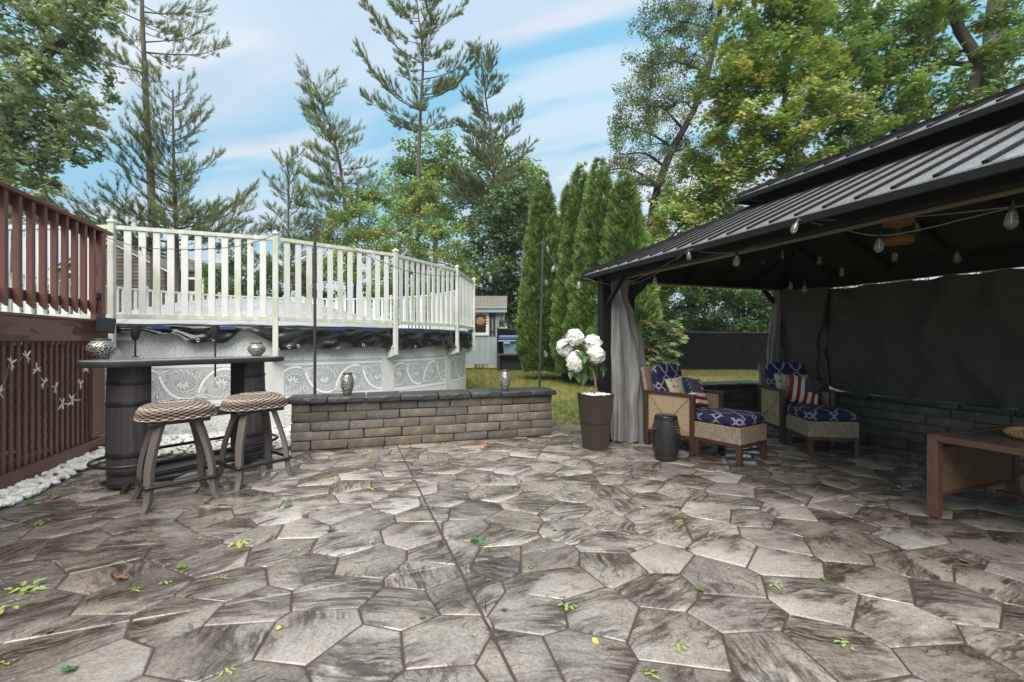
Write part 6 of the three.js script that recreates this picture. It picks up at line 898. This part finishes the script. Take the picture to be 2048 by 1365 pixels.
leafTree('maple_tree', 'darker green maple behind the middle of the gazebo roof', 'tree', 844, TR([1745, 'g', 14.5], [1745, 330, 14.5], [1740, 180, 14.5], [1735, -40, 14.5]), 0.14, 0.04,
  [[1700, 40, 14.5, 80, 290], [1770, 90, 14.5, 80, 290], [1690, 140, 14.3, 75, 270], [1760, 200, 14.3, 80, 280], [1680, 240, 14.2, 75, 260], [1720, 300, 14, 75, 240], [1820, 160, 14.8, 70, 210], [1820, 250, 14.3, 65, 200], [1780, 0, 14.5, 80, 240], [1850, 60, 15, 60, 160], [1660, 330, 14, 60, 180]].map(b => bough(...b)), gMaple, PAL.mapleD, { cs: 0.2, bark: mBarkDark });
leafTree('oak_tree', 'old oak with a thick dark twisted trunk in the top right corner', 'tree', 845, TR([1985, 'g', 13.5], [1975, 330, 13.5], [1945, 200, 13.5], [1958, 130, 13.5], [1920, 60, 13.5], [1890, -60, 13.5]), 0.26, 0.12,
  [[1880, 20, 13.5, 60, 150], [1990, 120, 13.2, 55, 150], [2040, 200, 13, 70, 220], [1880, 200, 13.2, 55, 150], [1940, 240, 13, 55, 160], [2010, 20, 13.6, 50, 110], [2060, 90, 13.4, 70, 180], [1840, 110, 13.8, 45, 100], [2000, 270, 12.8, 50, 130], [2080, -20, 13.5, 90, 200]].map(b => bough(...b)), gMaple, PAL.mapleD, { cs: 0.2, bark: mBarkDark });
{ // the second stem of the old oak and a plain trunk behind it
  const t = thing('tree_trunk', 'thick bare grey trunk standing behind the twisted oak at the right edge', 'tree', [at(2000, 683, 16).x, 0, at(2000, 683, 16).z]); const b = t.position, P = TR([2000, 'g', 16], [1985, 200, 16], [1990, 60, 16], [2015, -120, 16]).map(p => V(p.x - b.x, p.y, p.z - b.z)); part(t, 'trunk', [limb(P, 0.34, 0.26, 20, 12)], mBark);
  part(t, 'branch', [limb(TR([1988, 120, 16], [2020, 30, 15.6], [2060, -20, 15.4]).map(p => V(p.x - b.x, p.y, p.z - b.z)), 0.1, 0.05), limb(TR([1985, 160, 16], [1940, 130, 15.8], [1880, 120, 15.8], [1850, 40, 15.8]).map(p => V(p.x - b.x, p.y, p.z - b.z)), 0.11, 0.05)], mBarkDark);
}
// undergrowth beyond the screen fence, seen through the gazebo
[['bright green shrub over the screen fence, seen left in the gazebo opening', 1350, [[1350, 630, 45, 220], [1340, 665, 35, 120], [1380, 660, 35, 130], [1320, 580, 40, 140], [1390, 600, 40, 150]]], ['dark green shrub over the screen fence in the middle of the gazebo opening', 1430, [[1430, 650, 45, 220], [1460, 668, 35, 130], [1400, 668, 35, 130], [1410, 590, 40, 150], [1460, 600, 45, 170]]], ['green shrub over the screen fence next to the pale far curtain', 1510, [[1510, 640, 42, 220], [1500, 668, 35, 130], [1540, 660, 35, 120], [1500, 590, 45, 170], [1545, 610, 45, 170]]]].forEach(([l, x, b], i) => shrub(l, 851 + i, x, 21.5, b, i === 1 ? PAL.dark : PAL.under, gFar, { ls: 0.9 }));
[[1640, 600], [1760, 590], [1890, 590], [2030, 580]].forEach(([x, y], i) => shrub(['first', 'second', 'third', 'fourth'][i] + ' green shrub from the left behind the dark gazebo curtain', 861 + i, x, 22, [[x, y, 60, 150], [x - 50, y + 30, 50, 110], [x + 50, y + 30, 50, 110]], PAL.under, gFar));
leafTree('understory_tree', 'thin multi-stemmed tree behind the screen fence in the gazebo opening', 'tree', 871, TR([1405, 'g', 24], [1410, 620, 24], [1430, 560, 24], [1445, 480, 24]), 0.10, 0.04, [[1380, 560, 24, 55, 170], [1440, 550, 24, 55, 170], [1500, 560, 24, 55, 170], [1330, 550, 24, 50, 150], [1550, 560, 24, 50, 150]].map(b => bough(...b)), gFar, PAL.under, { cs: 0.3, bark: mBarkDark });
// rhododendron beside the grey curtain
{ const whorl = (() => { const g = []; for (let k = 0; k < 8; k++) g.push(mv(grid(2, 3, (u, v) => { const x = (u - 0.5) * 2; return [x * 0.02 * Math.sin(Math.PI * (0.1 + 0.85 * v)), 0.01 - 0.03 * v * v + 0.006 * x * x, 0.015 + v * 0.115]; }), 0, 0, 0, -0.25 - 0.2 * (k % 2), k * 0.785)); return M(g); })();
  leafTree('rhododendron', 'rhododendron bush with pale green whorled leaves between the curtain and the screen fence', 'shrub', 881, TR([1330, 'g', 10.5], [1330, 720, 10.5], [1330, 690, 10.5]), 0.04, 0.02, [[1325, 665, 10.5, 30, 90], [1345, 690, 10.3, 30, 90], [1310, 690, 10.4, 28, 80], [1330, 715, 10.2, 30, 80], [1300, 650, 10.6, 22, 50], [1350, 660, 10.5, 20, 45], [1310, 720, 10.3, 28, 60]].map(b => bough(...b)), whorl, [[0.14, 0.20, 0.085], [0.10, 0.155, 0.06], [0.20, 0.245, 0.12], [0.26, 0.20, 0.09]], { cs: 0.11, ls: 0.85, per: 6 }); }
// arborvitae
{
  const r = mulberry(41), g = []; const sprayGeo = (() => { // a flat fan of scaly twigs
    for (let k = 0; k < 13; k++) { const a = (k - 6) * 0.20 + (r() - 0.5) * 0.12, L = 0.15 * (1 - 0.045 * Math.abs(k - 6)) * (0.85 + 0.3 * r()), off = r() * 0.04; g.push(mv(grid(1, 2, (u, v) => [(u - 0.5) * 0.019 * (1.1 - 0.75 * v), off + v * L, 0.012 * Math.sin(v * 2) * (r() - 0.2)]), 0, 0, (r() - 0.5) * 0.035, (r() - 0.5) * 0.5, 0, a)); } return M(g); })();
  const pal = [[0.095, 0.18, 0.04], [0.125, 0.215, 0.047], [0.07, 0.14, 0.033], [0.165, 0.25, 0.055]];
  const arb = (label, seed, tip, basex, d, rad, trunkBend) => {
    R = mulberry(seed); const top = at(tip[0], tip[1], d), b = at(basex, 683, d), t = thing('arborvitae', label, 'tree', [b.x, 0, b.z], 0, undefined), H = top.y, lx = top.x - b.x, lz = top.z - b.z, items = [];
    part(t, 'trunk', [limb([[trunkBend, 0, 0.05], [trunkBend * 0.5, 0.5, 0], [lx * 0.3, H * 0.3, lz * 0.3], [lx, H * 0.92, lz]], 0.10, 0.02)], mBarkDark);
    const n = 6200, lump = [...Array(230)].map(() => [R() * 6.283, R(), rr(-0.26, 0.2)]);
    for (let i = 0; i < n; i++) {
      const f = 1 - Math.sqrt(R()) * 0.999, y = lerp(0.28, H, f), a = R() * 6.283; let prof = Math.pow(clamp((1 - f) * 1.28), 0.62) * (1 - 0.25 * sst(0.10, 0.0, f)); let o = 0; for (const l of lump) { const da = Math.atan2(Math.sin(a - l[0]), Math.cos(a - l[0])), dy = (f - l[1]) * H / rad; o += l[2] * Math.exp(-(da * da * 22 + dy * dy * 26)); }
      const deep = Math.pow(R(), 2.2), rr_ = rad * prof * (1 + o) * (1 - 0.5 * deep) + 0.02, out = V(Math.cos(a), 0, Math.sin(a)), p = V(lx * f, y, lz * f).addScaledVector(out, rr_);
      const up = out.clone().multiplyScalar(rr(0.35, 1.0)).add(V(0, rr(0.35, 1.0), 0)).normalize(), side = V(-out.z, 0, out.x).applyAxisAngle(up, rr(-1.5, 1.5)), nrm = side.clone().cross(up).normalize(); side.crossVectors(up, nrm);
      const mtx = new THREE.Matrix4().makeBasis(side, up, nrm), s = rr(0.8, 1.35) * (f > 0.93 ? 0.75 : 1); mtx.scale(V(s, s, s)); mtx.setPosition(p.x, p.y, p.z); const c = pal[Math.floor(R() * 4)], k = rr(0.7, 1.35); items.push({ m: mtx, c: col(c[0] * k, c[1] * k, c[2] * k) });
    }
    t.add(cloud('crown', sprayGeo, mScale, items));
  };
  arb('leftmost arborvitae, standing alone behind the second light pole', 901, [1086, 345], 1086, 14.2, 0.70, 0.9);
  arb('second arborvitae from the left, partly hidden behind its neighbours', 902, [1143, 352], 1140, 14.0, 0.62, 0.2);
  arb('third arborvitae from the left with a tall narrow tip', 903, [1164, 325], 1155, 13.0, 0.66, 0.25);
  arb('fourth arborvitae from the left, tallest and broadest, behind the white hydrangea', 904, [1198, 318], 1200, 12.2, 0.78, 0.1);
  arb('rightmost arborvitae, behind the gazebo corner post and grey curtain', 905, [1248, 345], 1256, 11.4, 0.74, 0.1);
}
{ // lawn blades near the patio
  R = mulberry(951); const g = []; const r = mulberry(3); for (let k = 0; k < 9; k++) { const a = r() * 6.283, h = 0.035 + 0.05 * r(), b = 0.02 + 0.03 * r(); g.push(mv(grid(1, 2, (u, v) => [(u - 0.5) * 0.006 * (1 - v * 0.9), v * h, b * v * v]), (r() - 0.5) * 0.06, 0, (r() - 0.5) * 0.06, 0, a)); }
  const items = [], pal = [[0.15, 0.165, 0.04], [0.22, 0.20, 0.055], [0.10, 0.14, 0.035], [0.26, 0.19, 0.07]];
  for (let i = 0; i < 34000; i++) { const d = lerp(5.8, 20, Math.pow(R(), 0.75)), x = rr(900, 1720), p = atH(x, 683 + EYE * FOC / d, 0); if (p.z > -5.75 && p.x < 6.6) continue; if (Math.hypot(p.x - PC.x, p.z - PC.z) < PR + 0.15) continue; const lush = sst(-9, -6, p.z), n = fbm(p.x * 0.8 + 20, p.z * 0.8 + 60, 0, 0, 3, 33), c = R() < 0.55 * lush ? [0.085, 0.165, 0.03] : pal[Math.floor(clamp(n * 1.6 - 0.3 + rr(-0.2, 0.2), 0, 0.99) * 4)], k = rr(0.8, 1.3); items.push({ m: place(V(p.x, -0.03, p.z), new THREE.Quaternion().setFromAxisAngle(V(0, 1, 0), R() * 6.283), rr(0.8, 1.3) * (1 + 0.5 * lush)), c: col(c[0] * k, c[1] * k, c[2] * k) }); }
  const im = cloud('grass', M(g), mat(0xffffff, 0.8), items); im.userData = { kind: 'stuff', label: 'short yellow-green lawn grass behind the stone wall', category: 'grass' }; scene.add(im);
}
// ------------------------------------------------------------------ fallen leaves on the patio
{
  R = mulberry(971);
  const shape = (k) => { const r = mulberry(60 + k), ring = k === 1 ? [[0, 0], [0.2, 0.1], [0.5, 0.3], [0.3, 0.42], [0.6, 0.66], [0.24, 0.75], [0, 1.1], [-0.24, 0.75], [-0.6, 0.66], [-0.3, 0.42], [-0.5, 0.3], [-0.2, 0.1]] : k === 2 ? [[0, 0], [0.34, 0.2], [0.4, 0.5], [0.2, 0.85], [0, 1], [-0.2, 0.85], [-0.4, 0.5], [-0.34, 0.2]] : [[0, 0], [0.5, 0.12], [0.3, 0.35], [0.85, 0.55], [0.4, 0.62], [0.45, 0.95], [0, 1.15], [-0.45, 0.95], [-0.4, 0.62], [-0.85, 0.55], [-0.3, 0.35], [-0.5, 0.12]]; const pos = [], y = (a, b) => 0.28 * a * a + 0.12 * Math.sin(b * 4 + k) + 0.13; void r; for (let i = 0; i < ring.length; i++) { const a = ring[i], b = ring[(i + 1) % ring.length]; pos.push(0, y(0, 0.5) - 0.02, 0.5, a[0], y(...a), a[1], b[0], y(...b), b[1]); } const g = new THREE.BufferGeometry(); g.setAttribute('position', new THREE.Float32BufferAttribute(pos, 3)); g.computeVertexNormals(); return M([uvm(g), tube([[0, 0.06, 0.02], [0.02, 0.08, -0.2], [0.05, 0.03, -0.45]], 0.02, 5, 4)]); };
  const sprigL = M([[0, 0, 0, 1], [0.5, 0.6, 0.9, 0.8], [-0.5, 0.5, -0.8, 0.85], [0.1, 1.0, 0.2, 0.9], [0.9, 0.1, 1.6, 0.6]].map(([x, z, a, k]) => shape(1).clone().scale(k * 0.55, k, k * 1.25).rotateY(a).translate(x, 0.03 * Math.abs(x), z))), gl = [shape(0), shape(1), shape(2)], marks = [['the deck lattice', -2.3, -4.4], ['the bar stools', -0.9, -3.9], ['the stone wall with the vases', 0.9, -5.1], ['the planter', 2.5, -4.2], ['the ottomans', 4.0, -3.2], ['the brown table', 3.7, -1.9], ['the cross joint in the middle', 0.6, -2.5], ['the front left corner', -1.1, -1.9], ['the front edge', 0.2, -1.6], ['the front right corner', 1.7, -1.4], ['the long joint under the gazebo eave', 2.6, -2.6]], kinds = { g: ['green fallen leaf lying on the wet patio', 'green leaves fallen on the patio', phys([0.10, 0.18, 0.035], 0.5, { transmission: 0.15, thickness: 0 })], l: ['pale lime green leaf sprig lying on the wet patio', 'lime green leaves fallen on the patio', phys([0.30, 0.37, 0.10], 0.5, { transmission: 0.15, thickness: 0 })], y: ['yellow fallen leaf lying on the wet patio', 'yellow leaves fallen on the patio', mat([0.45, 0.36, 0.09], 0.5)], o: ['orange-brown fallen leaf lying on the wet patio', 'orange-brown leaves fallen on the patio', mat([0.24, 0.105, 0.05], 0.55)], d: ['dark green oak leaf lying on the wet patio', 'dark green leaves fallen on the patio', mat([0.05, 0.14, 0.035], 0.4)] };
  const L = [[100, 1045, 'l', 1.3], [38, 1190, 'l', 1.6], [20, 1215, 'l', 1.4], [60, 1175, 'l', 1.2], [478, 1085, 'l', 1.2], [492, 1082, 'l', 0.9], [352, 1138, 'g', 0.8], [940, 1083, 'd', 1.1], [956, 1088, 'd', 0.9], [228, 1162, 'o', 0.9], [612, 1030, 'o', 0.8], [1105, 1062, 'o', 0.6], [966, 888, 'o', 1.2], [975, 893, 'o', 1.1], [955, 890, 'o', 0.9], [1280, 1017, 'y', 0.6], [560, 1255, 'y', 0.5], [600, 1100, 'l', 0.5], [876, 893, 'g', 0.9], [735, 904, 'y', 0.9], [785, 925, 'l', 1.0], [640, 928, 'l', 0.8], [670, 957, 'l', 0.8], [735, 980, 'l', 1.1], [580, 1013, 'd', 0.9], [670, 1063, 'd', 1.0], [520, 1000, 'g', 0.9], [585, 1012, 'g', 0.7], [480, 983, 'g', 0.7], [1060, 885, 'l', 1.2], [1080, 882, 'l', 0.9], [1012, 900, 'g', 0.6], [1190, 905, 'l', 1.0], [1355, 1065, 'l', 0.8], [1385, 1055, 'y', 0.6], [1365, 1045, 'l', 0.6], [1550, 1170, 'l', 0.7], [1640, 1158, 'g', 0.5], [1062, 1140, 'l', 0.6], [1135, 1210, 'l', 0.8], [1010, 1225, 'g', 0.6], [848, 1240, 'g', 0.6], [950, 1275, 'l', 0.5], [1185, 1280, 'y', 0.6], [1360, 1290, 'l', 0.7], [1290, 1355, 'l', 0.9], [1465, 1060, 'l', 0.6], [1380, 1100, 'g', 0.7], [1850, 1120, 'o', 0.7], [1920, 1125, 'o', 0.9], [1700, 1290, 'l', 0.8], [100, 995, 'g', 1.0], [55, 1005, 'd', 1.2], [170, 940, 'o', 1.2], [118, 995, 'o', 0.9], [185, 1000, 'l', 0.6], [90, 1270, 'g', 0.6], [120, 1352, 'd', 0.9], [15, 1335, 'l', 0.9], [260, 1185, 'l', 0.7], [330, 1165, 'l', 0.6], [400, 1080, 'y', 0.4], [440, 1160, 'l', 0.6], [130, 965, 'l', 1.0], [695, 985, 'l', 0.6], [1525, 1015, 'g', 0.6], [1240, 940, 'l', 0.5], [840, 1010, 'g', 0.5], [1090, 1105, 'l', 0.5], [450, 1340, 'l', 0.6], [760, 1160, 'l', 0.5], [1405, 880, 'l', 0.7], [1395, 1180, 'g', 0.5], [1460, 1140, 'y', 0.4]];
  L.forEach(([x, y, k, s], i) => { const p = atH(x, y, 0.004), K = kinds[k], near = marks.reduce((a, b) => Math.hypot(p.x - a[1], p.z - a[2]) < Math.hypot(p.x - b[1], p.z - b[2]) ? a : b)[0], lab = K[0].replace(' lying on the wet patio', '') + ' on the patio near ' + near; const m = solo('fallen_leaf', k === 'l' && s > 0.55 ? sprigL : gl[k === 'd' ? 1 : k === 'y' ? 2 : i % 3], K[2], lab, 'leaf', lab); m.position.copy(p); m.rotation.set(rr(-0.15, 0.15), R() * 6.283, rr(-0.15, 0.15)); m.scale.setScalar((k === 'l' ? 0.036 : 0.055) * s); });
}
renderer.render(scene, camera);
